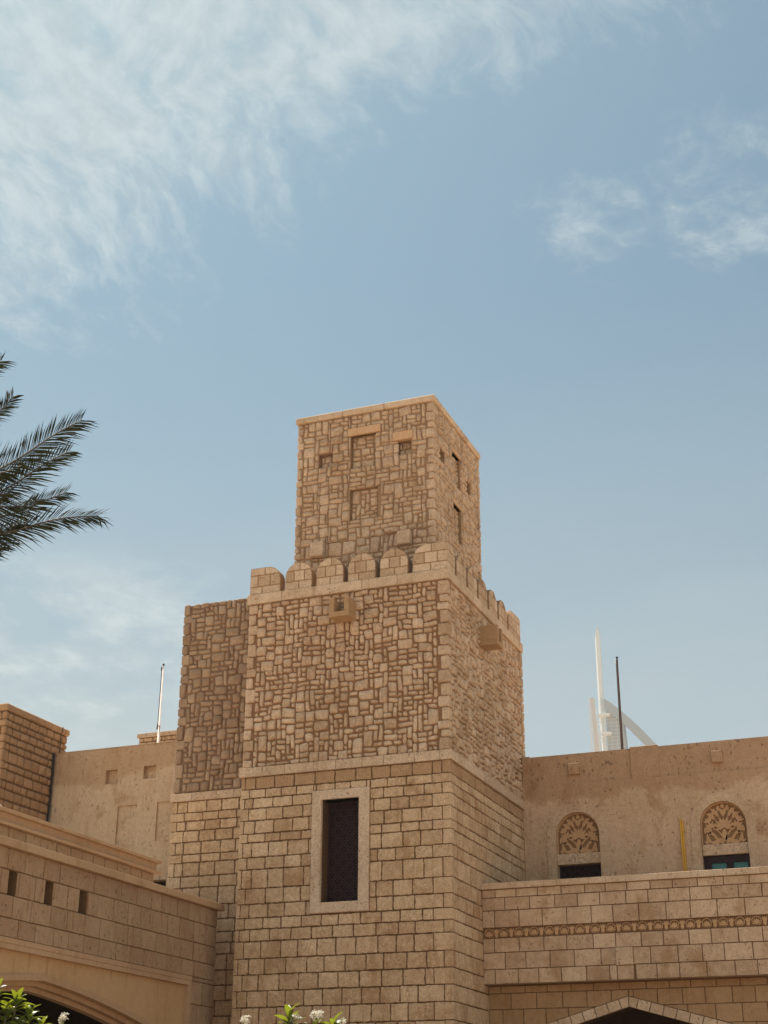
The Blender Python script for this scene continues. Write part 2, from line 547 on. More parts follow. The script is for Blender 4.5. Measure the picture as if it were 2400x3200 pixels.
def piece(fr, poly, gap, r, step, jit, back, bev, face, dome, rnd, mid=True, inb=None):
    """one stone set in a wall: outline shrunk by the joint, sides, bevelled edge and uneven face"""
    q = inset(poly, gap)
    if not q or abs(area(q)) < 4e-4:
        return None
    o = outline(q, r, step, jit, rnd)
    n = len(o)
    cx, cy = sum(p[0] for p in o) / n, sum(p[1] for p in o) / n
    w_ = max(p[0] for p in o) - min(p[0] for p in o)
    h_ = max(p[1] for p in o) - min(p[1] for p in o)
    inb = bev if inb is None else inb
    kx, ky = max(0.3, 1 - 2 * inb / max(w_, 1e-3)), max(0.3, 1 - 2 * inb / max(h_, 1e-3))
    v = [fr.P(a, b, back) for a, b in o]
    f = []
    k = 0
    if mid:
        v += [fr.P(cx + (a - cx) * (1 - (1 - kx) * 0.25), cy + (b - cy) * (1 - (1 - ky) * 0.25), face - bev * rnd.uniform(0.8, 1.1)) for a, b in o]
        f += [(i, (i + 1) % n, n + (i + 1) % n, n + i) for i in range(n)]
        k = n
    tx, ty = rnd.uniform(-0.08, 0.08) * dome / 0.01, rnd.uniform(-0.08, 0.08) * dome / 0.01
    v += [fr.P(cx + (a - cx) * kx, cy + (b - cy) * ky, face + (a - cx) * tx * 0.25 + (b - cy) * ty * 0.25 + rnd.uniform(-.15, .15) * dome) for a, b in o]
    f += [(k + i, k + (i + 1) % n, k + n + (i + 1) % n, k + n + i) for i in range(n)]
    k += n
    v.append(fr.P(cx + rnd.uniform(-.2, .2) * w_, cy + rnd.uniform(-.2, .2) * h_, face + dome * rnd.uniform(0.2, 1.2)))
    f += [(k + i, k + (i + 1) % n, k + n) for i in range(n)]
    ctr = Vector(fr.P(cx, cy, face))
    d = CAM - ctr
    show = abs(area(o)) * max(0.02, fr.n.dot(d.normalized())) / d.length_squared
    return [v, f, rnd.random(), show]


def quoin(p, q, bev, jit, rnd, show=1e-4):
    v, f = chambox(p, q, bev, jit, rnd)
    return [v, f, rnd.random(), show]


def emit(parent, name, pieces, mat, smooth=True, limit=300, rest=None, label=None):
    """the pieces that show largest become parts, the rest one joined part"""
    pieces = [p for p in pieces if p]
    pieces.sort(key=lambda p: -p[3])
    for v, f, t, s in pieces[:limit]:
        o = mesh_obj(name, v, f, mat, parent, t, smooth)
        if label:
            o['label'] = label
    if len(pieces) > limit:
        mb = MB()
        for v, f, t, s in pieces[limit:]:
            mb.add(v, f, t)
        mb.obj(rest or ('small_' + name + 's'), mat, parent, smooth, 'stuff')


def rect(a0, a1, b0, b1):
    return [(a0, b0), (a1, b0), (a1, b1), (a0, b1)]


def sub_holes(r, holes, mn=0.05):
    """rectangle minus rectangles -> rectangles"""
    out = [r]
    for h in holes:
        nxt = []
        for (a0, a1, b0, b1) in out:
            if h[0] >= a1 or h[1] <= a0 or h[2] >= b1 or h[3] <= b0:
                nxt.append((a0, a1, b0, b1))
                continue
            if h[0] - a0 > mn:
                nxt.append((a0, h[0], b0, b1))
            if a1 - h[1] > mn:
                nxt.append((h[1], a1, b0, b1))
            m0, m1 = max(a0, h[0]), min(a1, h[1])
            if m1 - m0 > mn:
                if h[2] - b0 > mn:
                    nxt.append((m0, m1, b0, h[2]))
                if b1 - h[3] > mn:
                    nxt.append((m0, m1, h[3], b1))
        out = nxt
    return out


def ashlar(fr, a0, a1, joints, wmin, wmax, rnd, holes=(), gap=0.009, face=0.0, back=-0.03, ends=(0, 0), cutter=None, r=0.012, step=0.10,
           jit=0.0035, bev=0.010, dome=0.010, phase=None):
    """courses of squared blocks; joints are the course lines from the top down"""
    res = []
    for i in range(len(joints) - 1):
        zt, zb = joints[i], joints[i + 1]
        s0 = a0 + (ends[0] if i % 2 else ends[0] * 0.45)
        s1 = a1 - (ends[1] if i % 2 else ends[1] * 0.45)
        x = s0
        cuts = [s0]
        first = True
        while x < s1:
            wd = rnd.uniform(wmin, wmax)
            if first:
                wd *= (0.55, 1.0)[i % 2]
                first = False
            x += wd
            if s1 - x < wmin * 0.45:
                x = s1
            cuts.append(min(x, s1))
        for c0, c1 in zip(cuts, cuts[1:]):
            for (p0, p1, q0, q1) in sub_holes((c0, c1, zb, zt), holes):
                polys = [rect(p0, p1, q0, q1)]
                if cutter:
                    polys = cutter(polys[0])
                for pl in polys:
                    if len(pl) > 2:
                        res.append(piece(fr, pl, gap * rnd.uniform(0.8, 1.15), r, step, jit, back, bev, face + rnd.uniform(-0.006, 0.004), dome, rnd, mid=False))
    return res


def snap_lines(n, lo, hi, marks):
    xs = [lo + (hi - lo) * i / n for i in range(n + 1)]
    for m in marks:
        j = min(range(n + 1), key=lambda k: abs(xs[k] - m))
        if 0 < j < n:
            xs[j] = m
    return xs


SIZES = [((3, 1), 1.5), ((2, 1), 5.2), ((1, 2), 2.4), ((1, 3), 0.5), ((2, 2), 3.0), ((1, 1), 2.4), ((3, 2), 1.0), ((2, 3), 0.4)]


def rubble(fr, a0, a1, b0, b1, u, rnd, holes=(), ends=(0.0, 0.0), gap=0.0125, back=-0.055, face=0.0, seed=0.0, warp=0.03, drop=0.0, hb=None):
    """irregular rubble: rectangles of many shapes packed on an uneven grid"""
    A0, A1 = a0 + ends[0], a1 - ends[1]
    nx, ny = max(2, round((A1 - A0) / u)), max(2, round((b1 - b0) / u))
    xs = snap_lines(nx, A0, A1, [h[0] for h in holes] + [h[1] for h in holes])
    ys = snap_lines(ny, b0, b1, [h[2] for h in holes] + [h[3] for h in holes])
    used = [[False] * ny for _ in range(nx)]
    for i in range(nx):
        for j in range(ny):
            cx, cy = (xs[i] + xs[i + 1]) / 2, (ys[j] + ys[j + 1]) / 2
            if any(h[0] < cx < h[1] and h[2] < cy < h[3] for h in holes):
                used[i][j] = True
    cells = [(i, j) for j in range(ny) for i in range(nx)]
    res = []

    def W(x, y):
        e = min(x - a0, a1 - x, y - b0, b1 - y)
        for h in holes:
            dx = max(h[0] - x, x - h[1], 0)
            dy = max(h[2] - y, y - h[3], 0)
            e = min(e, math.hypot(dx, dy))
        k = max(0.0, min(1.0, e / 0.15)) * warp
        return (x + k * mnoise.noise(Vector((x * 2.3 + seed, y * 2.3, 0.3))) * 1.4,
                y + k * mnoise.noise(Vector((x * 2.3, y * 2.3 + seed, 9.3))) * 1.4)

    rest = [s for s, wt in SIZES for _ in range(int(wt * 10))]
    for (i, j) in cells:
        if used[i][j]:
            continue
        opts = []
        for (sw, sh), wt in SIZES:
            if i + sw > nx or j + sh > ny:
                continue
            if any(used[i + p][j + q] for p in range(sw) for q in range(sh)):
                continue
            opts.append(((sw, sh), wt))
        tot = sum(wt for _, wt in opts)
        x = rnd.uniform(0, tot)
        for (sw, sh), wt in opts:
            x -= wt
            if x <= 0:
                break
        for p in range(sw):
            for q in range(sh):
                used[i + p][j + q] = True
        if rnd.random() < drop:
            continue
        x0, x1, y0, y1 = xs[i], xs[i + sw], ys[j], ys[j + sh]
        pl = [W(x0, y0), W(x1, y0), W(x1, y1), W(x0, y1)]
        e = min(0.016, 0.10 * min(x1 - x0, y1 - y0))
        an = rnd.gauss(0, 0.045)
        if any(h[0] - 0.15 < (x0 + x1) / 2 < h[1] + 0.15 and h[2] - 0.15 < (y0 + y1) / 2 < h[3] + 0.15 for h in holes):
            an, e = 0.0, 0.003
        mx_, my_ = (x0 + x1) / 2, (y0 + y1) / 2
        pl = [(mx_ + (a - mx_) - (b - my_) * an, my_ + (b - my_) + (a - mx_) * an) for a, b in pl]
        pl = [(px + rnd.uniform(-e, e), py + rnd.uniform(-e, e)) for px, py in pl]
        m = min(x1 - x0, y1 - y0)
        f0 = face + rnd.uniform(-0.012, 0.010)
        pc = piece(fr, pl, gap * rnd.uniform(0.7, 1.5), min(0.026, m * 0.24), 0.13, 0.006, back, 0.018, f0, 0.008, rnd, mid=True, inb=min(0.022, m * 0.22))
        if pc:
            res.append(pc)
    return res


def corner_quoins(cx, cy, sx, sy, z0, z1, rnd, hmin, hmax, short, long_, proud=0.002, bev=0.022, jit=0.009, inset_=0.05, gap=0.012):
    """stones that turn a corner; sx, sy = direction from the corner into the block"""
    res = []
    z = z0
    k = rnd.randint(0, 1)
    while z < z1 - 0.05:
        h = rnd.uniform(hmin, hmax)
        if z1 - (z + h) < hmin * 0.6:
            h = z1 - z
        lx, ly = (long_, short) if k % 2 else (short, long_)
        lx *= rnd.uniform(0.85, 1.0)
        ly *= rnd.uniform(0.85, 1.0)
        k += 1
        xs = sorted((cx - sx * proud, cx + sx * lx))
        ys = sorted((cy - sy * proud, cy + sy * ly))
        res.append(quoin((xs[0], ys[0], z + gap), (xs[1], ys[1], z + h - gap), bev, jit, rnd))
        z += h
    return res


def wall_sheet(mb, fr, a0, a1, b0, b1, holes=(), c=0.0, tint=0.5):
    """wall face with rectangular recesses (a0,a1,b0,b1,depth)"""
    xs = sorted(set([a0, a1] + [h[0] for h in holes] + [h[1] for h in holes]))
    ys = sorted(set([b0, b1] + [h[2] for h in holes] + [h[3] for h in holes]))
    xs = [x for x in xs if a0 <= x <= a1]
    ys = [y for y in ys if b0 <= y <= b1]
    for i in range(len(xs) - 1):
        for j in range(len(ys) - 1):
            cx, cy = (xs[i] + xs[i + 1]) / 2, (ys[j] + ys[j + 1]) / 2
            if any(h[0] < cx < h[1] and h[2] < cy < h[3] for h in holes):
                continue
            mb.quad(fr.P(xs[i], ys[j], c), fr.P(xs[i + 1], ys[j], c), fr.P(xs[i + 1], ys[j + 1], c), fr.P(xs[i], ys[j + 1], c), tint)
    for h in holes:
        p, q, r, s_, d = h[:5]
        A = [(p, r), (q, r), (q, s_), (p, s_)]
        for k in range(4):
            e, g = A[k], A[(k + 1) % 4]
            mb.quad(fr.P(*e, c), fr.P(*g, c), fr.P(*g, c - d), fr.P(*e, c - d), tint)
        mb.quad(*[fr.P(*e, c - d) for e in A], tint)


def block_body(mb, x0, x1, y0, y1, z0, z1, front=(), right=(), top=True):
    """four walls and a top; the front faces -Y, the right faces +X"""
    wall_sheet(mb, Fr((0, y0, 0), (1, 0, 0), (0, -1, 0)), x0, x1, z0, z1, front)
    wall_sheet(mb, Fr((x1, 0, 0), (0, 1, 0), (1, 0, 0)), y0, y1, z0, z1, right)
    mb.quad((x0, y1, z0), (x0, y0, z0), (x0, y0, z1), (x0, y1, z1))
    mb.quad((x1, y1, z0), (x0, y1, z0), (x0, y1, z1), (x1, y1, z1))
    if top:
        mb.quad((x0, y0, z1), (x1, y0, z1), (x1, y1, z1), (x0, y1, z1))


def arch_wall(mb, fr, a0, a1, b0, b1, curve, depth, c=0.0, back=True, tint=0.5):
    """wall face with an arched opening; curve = points from left spring to right spring, the opening runs down to b0"""
    pl, pr = curve[0], curve[-1]
    q = lambda *pts: mb.quad(*[fr.P(a, b, c) for a, b in pts], tint)
    q((a0, b0), (pl[0], b0), (pl[0], b1), (a0, b1))
    q((pr[0], b0), (a1, b0), (a1, b1), (pr[0], b1))
    for p, s_ in zip(curve, curve[1:]):
        q(p, s_, (s_[0], b1), (p[0], b1))
    path = [(pl[0], b0)] + list(curve) + [(pr[0], b0)]
    for p, s_ in zip(path, path[1:]):
        mb.quad(fr.P(*p, c), fr.P(*s_, c), fr.P(*s_, c - depth), fr.P(*p, c - depth), tint)
    if back:
        mb.add([fr.P(a, b, c - depth) for a, b in path], [tuple(range(len(path)))], tint)


def strip(mb, fr, outer, inner, c0, c1, tint=0.5):
    """raised band between two polylines"""
    n = len(outer)
    for i in range(n - 1):
        o0, o1, i0, i1 = outer[i], outer[i + 1], inner[i], inner[i + 1]
        mb.quad(fr.P(*i0, c1), fr.P(*i1, c1), fr.P(*o1, c1), fr.P(*o0, c1), tint)
        mb.quad(fr.P(*o0, c1), fr.P(*o1, c1), fr.P(*o1, c0), fr.P(*o0, c0), tint)
        mb.quad(fr.P(*i0, c0), fr.P(*i1, c0), fr.P(*i1, c1), fr.P(*i0, c1), tint)
    for k in (0, n - 1):
        mb.quad(fr.P(*inner[k], c0), fr.P(*inner[k], c1), fr.P(*outer[k], c1), fr.P(*outer[k], c0), tint)


def band_stones(parent, name, mat, fr, a0, a1, b0, b1, c0, c1, lmin, lmax, rnd, bev=0.008, gap=0.003):
    a = a0
    while a < a1 - 1e-6:
        L = rnd.uniform(lmin, lmax)
        if a1 - (a + L) < lmin * 0.6:
            L = a1 - a
        mb = MB()
        e = rnd.uniform(-0.003, 0.003)
        mb.fbox(fr, a + gap, a + L - gap, b0, b1 + e * 0.3, c0, c1 + e, bev, rnd.random() * 0.6)
        mb.obj(name, mat, parent)
        a += L


# ------------------------------------------------------------------ ground and air
g = MB()
g.quad((-1000, -900, 0), (1000, -900, 0), (1000, 1050, 0), (-1000, 1050, 0))
go = g.obj('ground', M['ground'])
go['kind'] = 'structure'
g = MB()
g.quad((-5.3, -8, 0.03), (14, -8, 0.03), (14, 2.2, 0.03), (-5.3, 2.2, 0.03))
gb = g.obj('bounce_cut_sheet', M['bouncecut'])  # unseen dark sheet, added to cut light bouncing up onto soffits and walls
gb['kind'] = 'structure'

# ------------------------------------------------------------------ main tower
XL, YD = -4.845, 5.65
JO = [9.055, 8.783, 8.587, 8.362, 8.10, 7.815, 7.625, 7.31, 7.053, 6.652, 6.33, 6.042, 5.81, 5.562, 5.215, 4.892, 4.571, 4.245, 3.902, 3.56, 3.22, 2.9]
tower = thing('stone_tower', 'square stone tower with squared blocks below, rubble above and rounded battlements round its top', 'tower', (XL / 2, YD / 2, 0))
rn = random.Random(5)
WF = (-3.115, -1.800, 6.06, 8.62)           # window surround outside
WO = (-2.890, -2.028, 6.272, 8.42)          # opening
mb = MB()
i_ = 0.022
block_body(mb, XL + i_, -i_, i_, YD - i_, 0, 9.05, front=[(WO[0], WO[1], WO[2], WO[3], 0.75)], top=False)
mb.obj('base_wall', M['joint'], tower)
R_, F_ = FY(0.0), FX(0.0)
ash = ashlar(F_, XL, 0, JO, 0.36, 0.50, rn, holes=[WF], ends=(0.20, 0.40), jit=0.008, step=0.065)
ash += ashlar(R_, 0, 5.36, JO, 0.36, 0.50, rn, ends=(0.40, 0.0), jit=0.008, step=0.065)
for i in range(len(JO) - 1):
    zt, zb = JO[i], JO[i + 1]
    k = 1.0 if i % 2 else 0.45
    ash.append(quoin((-0.40 * k + 0.008, -0.003, zb + 0.008), (0.003, 0.40 * k - 0.008, zt - 0.008), 0.007, 0.003, rn, 2e-4))
    ash.append(quoin((XL - 0.003, -0.003, zb + 0.008), (XL + 0.20 * k - 0.008, 0.30, zt - 0.008), 0.007, 0.003, rn, 1e-4))
for p_ in ash:
    if p_ and 8.78 < sum(q[2] for q in p_[0]) / len(p_[0]) < 9.06:
        p_[2] = 1.4 + 0.6 * rn.random()
emit(tower, 'ashlar_block', ash, M['ashlar'], smooth=False)

# rubble storey
mi = 0.050
mb = MB()
block_body(mb, XL + mi, -mi, mi, YD - mi, 9.05, 13.2, top=False)
mb.obj('rubble_wall', M['mortar'], tower)
rb = rubble(F_, XL, 0, 9.265, 13.095, 0.116, rn, ends=(0.22, 0.26), seed=1.7)
rb += rubble(R_, 0, YD, 9.265, 13.095, 0.116, rn, ends=(0.26, 0.16), seed=6.1)
emit(tower, 'rubble_stone', rb, M['rubble'])
rb = corner_quoins(0, 0, -1, 1, 9.265, 13.09, rn, 0.16, 0.33, 0.20, 0.27)
rb += corner_quoins(XL, 0, 1, 1, 9.265, 13.09, rn, 0.18, 0.33, 0.17, 0.24)
rb += corner_quoins(0, YD, -1, -1, 9.265, 13.09, rn, 0.14, 0.30, 0.12, 0.17, proud=0.02)
emit(tower, 'corner_stone', rb, M['rubble'], smooth=False)

# string course between the two storeys, parapet band under the battlements
band_stones(tower, 'string_course_stone', M['trav'], F_, XL - 0.05, 0.05, 9.058, 9.262, -0.2, 0.05, 0.42, 0.72, rn)
band_stones(tower, 'string_course_stone', M['trav'], R_, 0.2, YD - 0.24, 9.058, 9.262, -0.2, 0.05, 0.42, 0.72, rn)
band_stones(tower, 'parapet_band_stone', M['trav'], F_, XL - 0.04, 0.04, 13.10, 13.33, -0.28, 0.04, 0.8, 1.2, rn)
band_stones(tower, 'parapet_band_stone', M['trav'], R_, 0.28, YD + 0.03, 13.10, 13.33, -0.28, 0.04, 0.8, 1.2, rn)
mb = MB()
mb.box(XL + 0.05, -0.29, 0.29, YD - 0.05, 13.0, 13.2)
mb.obj('roof', M['ground'], tower)

# battlements
MW, MH, MZ, MR = 0.675, 0.66, 13.332, 0.335


def merlon_poly(a0, a1, rl, rr):
    p = [(a0, MZ), (a1, MZ)]
    if rr:
        for k in range(0, 8):
            t = k / 7 * math.pi / 2
            p.append((a1 - rr + rr * math.cos(t), MZ + MH - rr + rr * math.sin(t)))
    else:
        p.append((a1, MZ + MH))
    if rl:
        for k in range(0, 8):
            t = math.pi / 2 + k / 7 * math.pi / 2
            p.append((a0 + rl + rl * math.cos(t), MZ + MH - rl + rl * math.sin(t)))
    else:
        p.append((a0, MZ + MH))
    return [q for i, q in enumerate(p) if i == 0 or math.dist(q, p[i - 1]) > 1e-4]


def merlon(fr, a0, a1, rl=MR, rr=MR, c0=-0.25, extra=()):
    pl = merlon_poly(a0, a1, rl, rr)
    mb = MB()
    mb.prism(fr, pl, c0, -0.012, rn.random())
    for (f2, p2, d0, d1) in extra:
        mb.prism(f2, p2, d0, d1, 0.5)
    m = mb.obj('merlon', M['turretmortar'], tower)
    W_ = a1 - a0
    rows = [(0.0, 0.19, [0, .40, 1]), (0.19, 0.47, [0, .26, .66, 1]), (0.47, 0.66, [0, .48, 1])] if rn.random() < .5 else \
           [(0.0, 0.20, [0, .52, 1]), (0.20, 0.46, [0, .34, .72, 1]), (0.46, 0.66, [0, .55, 1])]
    for h0, h1, cs in rows:
        for s0, s1 in zip(cs, cs[1:]):
            q = pl
            q = clip(q, -1, 0, -(a0 + s0 * W_))
            q = clip(q, 1, 0, a0 + s1 * W_)
            q = clip(q, 0, -1, -(MZ + h0))
            q = clip(q, 0, 1, MZ + h1)
            if len(q) > 2:
                pc = piece(fr, q, 0.008, 0.010, 0.5, 0.002, -0.02, 0.007, 0.004, 0.003, rn, mid=False)
                if pc:
                    mesh_obj('merlon_block', pc[0], pc[1], M['trav'], m, pc[2])
    return m


for a0, a1 in ((-3.95, -3.275), (-3.165, -2.49), (-2.38, -1.705), (-1.60, -0.925)):
    merlon(F_, a0, a1)
merlon(F_, XL, -4.07, 0, MR)
merlon(F_, -0.815, 0.0, MR, 0)
merlon(R_, 0.255, 0.53, 0, 0.26, -0.25)
for k in range(5):
    a0 = 0.665 + k * 0.79
    merlon(R_, a0, a0 + 0.665)
merlon(R_, 4.635, YD - 0.02, MR, 0.12)
# the end face of the corner merlon, seen from the right
for h0, h1 in ((0, .2), (.2, .46), (.46, .65)):
    pc = piece(R_, rect(0.0, 0.25, MZ + h0, MZ + h1), 0.0055, 0.004, 0.5, 0.002, -0.02, 0.007, 0.006, 0.002, rn, mid=False)
    mesh_obj('merlon_block', pc[0], pc[1], M['trav'], tower, pc[2])
# battlements of the two far sides
BK = Fr((0, YD, 0), (-1, 0, 0), (0, 1, 0))
LF = Fr((XL, 0, 0), (0, -1, 0), (-1, 0, 0))
mb = MB()
mb.box(XL, -0.26, YD - 0.25, YD - 0.01, 13.1, 13.33)
mb.box(XL, XL + 0.24, 0.3, YD - 0.26, 13.1, 13.33)
for k in range(5):
    mb.prism(BK, merlon_poly(0.5 + k * 0.79, 1.17 + k * 0.79, MR, MR), -0.25, -0.01)
    mb.prism(LF, merlon_poly(-1.33 - k * 0.79, -0.66 - k * 0.79, MR, MR), -0.25, -0.01)
mb.obj('rear_parapet', M['trav'], tower)

# window: surround, reveal, lattice, glass
mb = MB()
o, n_ = WF, WO
fo, fc = 0.055, -0.36
O4 = [(o[0], o[2]), (o[1], o[2]), (o[1], o[3]), (o[0], o[3])]
I4 = [(n_[0], n_[2]), (n_[1], n_[2]), (n_[1], n_[3]), (n_[0], n_[3])]
bv = 0.012
O4b = [(a + (bv if k in (0, 3) else -bv), b + (bv if k < 2 else -bv)) for k, (a, b) in enumerate(O4)]
for k in range(4):
    j = (k + 1) % 4
    mb.quad(F_.P(*O4b[k], fo), F_.P(*O4b[j], fo), F_.P(*I4[j], fo), F_.P(*I4[k], fo))
    mb.quad(F_.P(*O4[k], fo - bv), F_.P(*O4[j], fo - bv), F_.P(*O4b[j], fo), F_.P(*O4b[k], fo))
    mb.quad(F_.P(*O4[k], -0.03), F_.P(*O4[j], -0.03), F_.P(*O4[j], fo - bv), F_.P(*O4[k], fo - bv))
    mb.quad(F_.P(*I4[k], fo), F_.P(*I4[j], fo), F_.P(*I4[j], fc), F_.P(*I4[k], fc))
mb.t = [0.1] * len(mb.v)
mb.obj('window_surround', M['trav'], tower)


def lattice(parent, fr, a0, a1, b0, b1, c, nx, ny, t=0.011, name='window_lattice', fw=0.03):
    """dark timber screen of squares, crosses and small diamonds"""
    m = MB()
    m.fbox(fr, a0, a0 + fw, b0, b1, c - 0.03, c + 0.012)
    m.fbox(fr, a1 - fw, a1, b0, b1, c - 0.03, c + 0.012)
    m.fbox(fr, a0 + fw, a1 - fw, b0, b0 + fw, c - 0.03, c + 0.012)
    m.fbox(fr, a0 + fw, a1 - fw, b1 - fw, b1, c - 0.03, c + 0.012)
    A0, A1, B0, B1 = a0 + fw, a1 - fw, b0 + fw, b1 - fw
    cw, ch = (A1 - A0) / nx, (B1 - B0) / ny

    def bar(p, q, w_, d):
        L = math.dist(p, q)
        ux, uy = (q[0] - p[0]) / L, (q[1] - p[1]) / L
        px, py = -uy * w_ / 2, ux * w_ / 2
        m.prism(fr, [(p[0] + px, p[1] + py), (p[0] - px, p[1] - py), (q[0] - px, q[1] - py), (q[0] + px, q[1] + py)], c - 0.018, c + d)
    for i in range(1, nx):
        bar((A0 + i * cw, B0), (A0 + i * cw, B1), t, 0.001)
    for j in range(1, ny):
        bar((A0, B0 + j * ch), (A1, B0 + j * ch), t, 0.0018)
    for i in range(nx):
        for j in range(ny):
            x, y = A0 + (i + .5) * cw, B0 + (j + .5) * ch
            s1, s2 = cw * 0.5, ch * 0.5
            if (i + j) % 2 == 0:
                bar((x - s1, y - s2), (x + s1, y + s2), t, 0.003)
                bar((x - s1, y + s2), (x + s1, y - s2), t, 0.0038)
            else:
                for (p, q) in (((x - s1, y), (x, y + s2)), ((x, y + s2), (x + s1, y)), ((x + s1, y), (x, y - s2)), ((x, y - s2), (x - s1, y))):
                    bar(p, q, t, 0.003)
                bar((x - s1, y), (x + s1, y), t * .8, 0.0045)
                bar((x, y - s2), (x, y + s2), t * .8, 0.0052)
    return m.obj(name, M['lattice'], parent)


lattice(tower, F_, WO[0], WO[1], WO[2], WO[3], -0.33, 6, 16, t=0.017)
mb = MB()
mb.fbox(F_, WO[0], WO[1], WO[2], WO[3], -0.46, -0.44)
mb.obj('window_glass', M['glass'], tower)


# two stone rain spouts near the top
def spout(fr, a0, a1, b0, b1, d, label):
    m = MB()
    t = 0.115
    m.fbox(fr, a0, a1, b0, b0 + 0.12, -0.03, d, 0.006, 0.6)
    m.fbox(fr, a0, a0 + t, b0 + 0.12, b1, -0.03, d, 0.006, 0.7)
    m.fbox(fr, a1 - t, a1, b0 + 0.12, b1, -0.03, d, 0.006, 0.65)
    s_ = m.obj('rain_spout', M['spout'], tower)
    s_['label'] = label
    m = MB()
    m.fbox(fr, a0 + t + 0.03, a1 - t - 0.01, b0 + 0.125, b0 + 0.215, -0.03, 0.012)
    m.obj('drain_hole', M['inside'], s_)  # solid dark block; the shade of the hole is its colour


spout(F_, -2.645, -2.170, 12.382, 12.822, 0.42, 'open topped sandstone rain spout on the front face')
spout(R_, 2.262, 2.690, 12.24, 12.716, 0.42, 'open topped sandstone rain spout on the right face')

# ------------------------------------------------------------------ turret on its roof
TX0, TX1, TY0, TY1 = -4.24, -0.66, 1.05, 4.56
tur = thing('roof_turret', 'narrow rubble turret with sunken panels and a flat coping, rising behind the rounded battlements', 'turret', ((TX0 + TX1) / 2, (TY0 + TY1) / 2, 13.0))
FT, RT = FX(TY0), FY(TX1)
hf = [(-2.815, -2.100, 16.72, 17.58, 0.10), (-3.665, -3.300, 16.87, 17.24, 0.17), (-1.612, -1.242, 16.87, 17.245, 0.17), (-2.815, -2.095, 15.345, 16.14, 0.085)]
hr = [(1.56, 1.93, 16.87, 17.16, 0.18), (2.42, 3.10, 16.62, 17.48, 0.09), (3.60, 3.90, 16.82, 17.15, 0.18), (2.48, 3.13, 15.14, 16.09, 0.09)]
mb = MB()
block_body(mb, TX0 + 0.042, TX1 - 0.042, TY0 + 0.042, TY1 - 0.042, 13.0, 18.15, front=hf, right=hr, top=True)
mb.obj('wall', M['turretmortar'], tur)
lint_f = [(-2.865, -2.020, 17.58, 17.775), (-1.700, -1.185, 17.245, 17.465)]
prf = [(-1.555, -1.222, 14.48, 14.825), (-3.775, -3.425, 14.49, 14.86)]
hff = [h[:4] for h in hf]
tb = rubble(FT, TX0, TX1, 13.2, 18.145, 0.120, rn, holes=hff + lint_f + prf, ends=(0.16, 0.20), seed=3.3, gap=0.0105)
tb += rubble(RT, TY0, TY1, 13.2, 18.145, 0.120, rn, holes=[h[:4] for h in hr], ends=(0.20, 0.14), seed=8.8, gap=0.0105)
for h in hf:
    fr2 = Fr((0, TY0 + h[4], 0), (1, 0, 0), (0, -1, 0))
    if h[1] - h[0] > 0.5:
        tb += rubble(fr2, h[0] + 0.01, h[1] - 0.01, h[2], h[3] - 0.01, 0.11, rn, seed=h[0])
    else:
        tb += ashlar(fr2, h[0] + 0.01, h[1] - 0.01, [h[3] - 0.01, (h[2] + h[3]) / 2, h[2]], 0.13, 0.22, rn, r=0.02)
for h in hr:
    if h[1] - h[0] > 0.5:
        fr2 = Fr((TX1 - h[4], 0, 0), (0, 1, 0), (1, 0, 0))
        tb += rubble(fr2, h[0] + 0.01, h[1] - 0.01, h[2], h[3] - 0.01, 0.10, rn, seed=h[0])
emit(tur, 'rubble_stone', tb, M['turret'])
tb = corner_quoins(TX1, TY0, -1, 1, 13.2, 18.14, rn, 0.15, 0.30, 0.16, 0.21)
tb += corner_quoins(TX0, TY0, 1, 1, 13.2, 18.14, rn, 0.15, 0.30, 0.12, 0.17)
tb += corner_quoins(TX1, TY1, -1, -1, 13.2, 18.14, rn, 0.13, 0.28, 0.10, 0.15, proud=0.018)
emit(tur, 'corner_stone', tb, M['turret'], smooth=False)
for h in lint_f:
    mb = MB()
    mb.fbox(FT, h[0], h[1], h[2], h[3], -0.10, 0.03, 0.008, 0.2)
    mb.obj('lintel', M['lintel'], tur)
for h in [(2.40, 3.12, 17.48, 17.60), (2.46, 3.15, 16.09, 16.2)]:
    mb = MB()
    mb.fbox(RT, h[0], h[1], h[2], h[3], -0.13, -0.005, 0.008, 0.2)
    mb.obj('lintel', M['lintel'], tur)
for h in prf:
    v, f = chambox((h[0], h[2], -0.05), (h[1], h[3], 0.14), 0.016, 0.006, rn)
    mesh_obj('projecting_block', [FT.P(*p) for p in v], f, M['turret'], tur, 0.0)
band_stones(tur, 'coping_stone', M['trav'], FT, TX0 - 0.05, TX1 + 0.05, 18.15, 18.31, -0.3, 0.05, 0.9, 1.3, rn, bev=0.02)
band_stones(tur, 'coping_stone', M['trav'], RT, TY0 + 0.3, TY1 + 0.05, 18.15, 18.31, -0.3, 0.05, 0.9, 1.3, rn, bev=0.02)
mb = MB()
mb.box(TX0 - 0.05, TX1 - 0.31, TY0 + 0.31, TY1 + 0.05, 18.16, 18.30)
mb.obj('roof', M['trav'], tur)

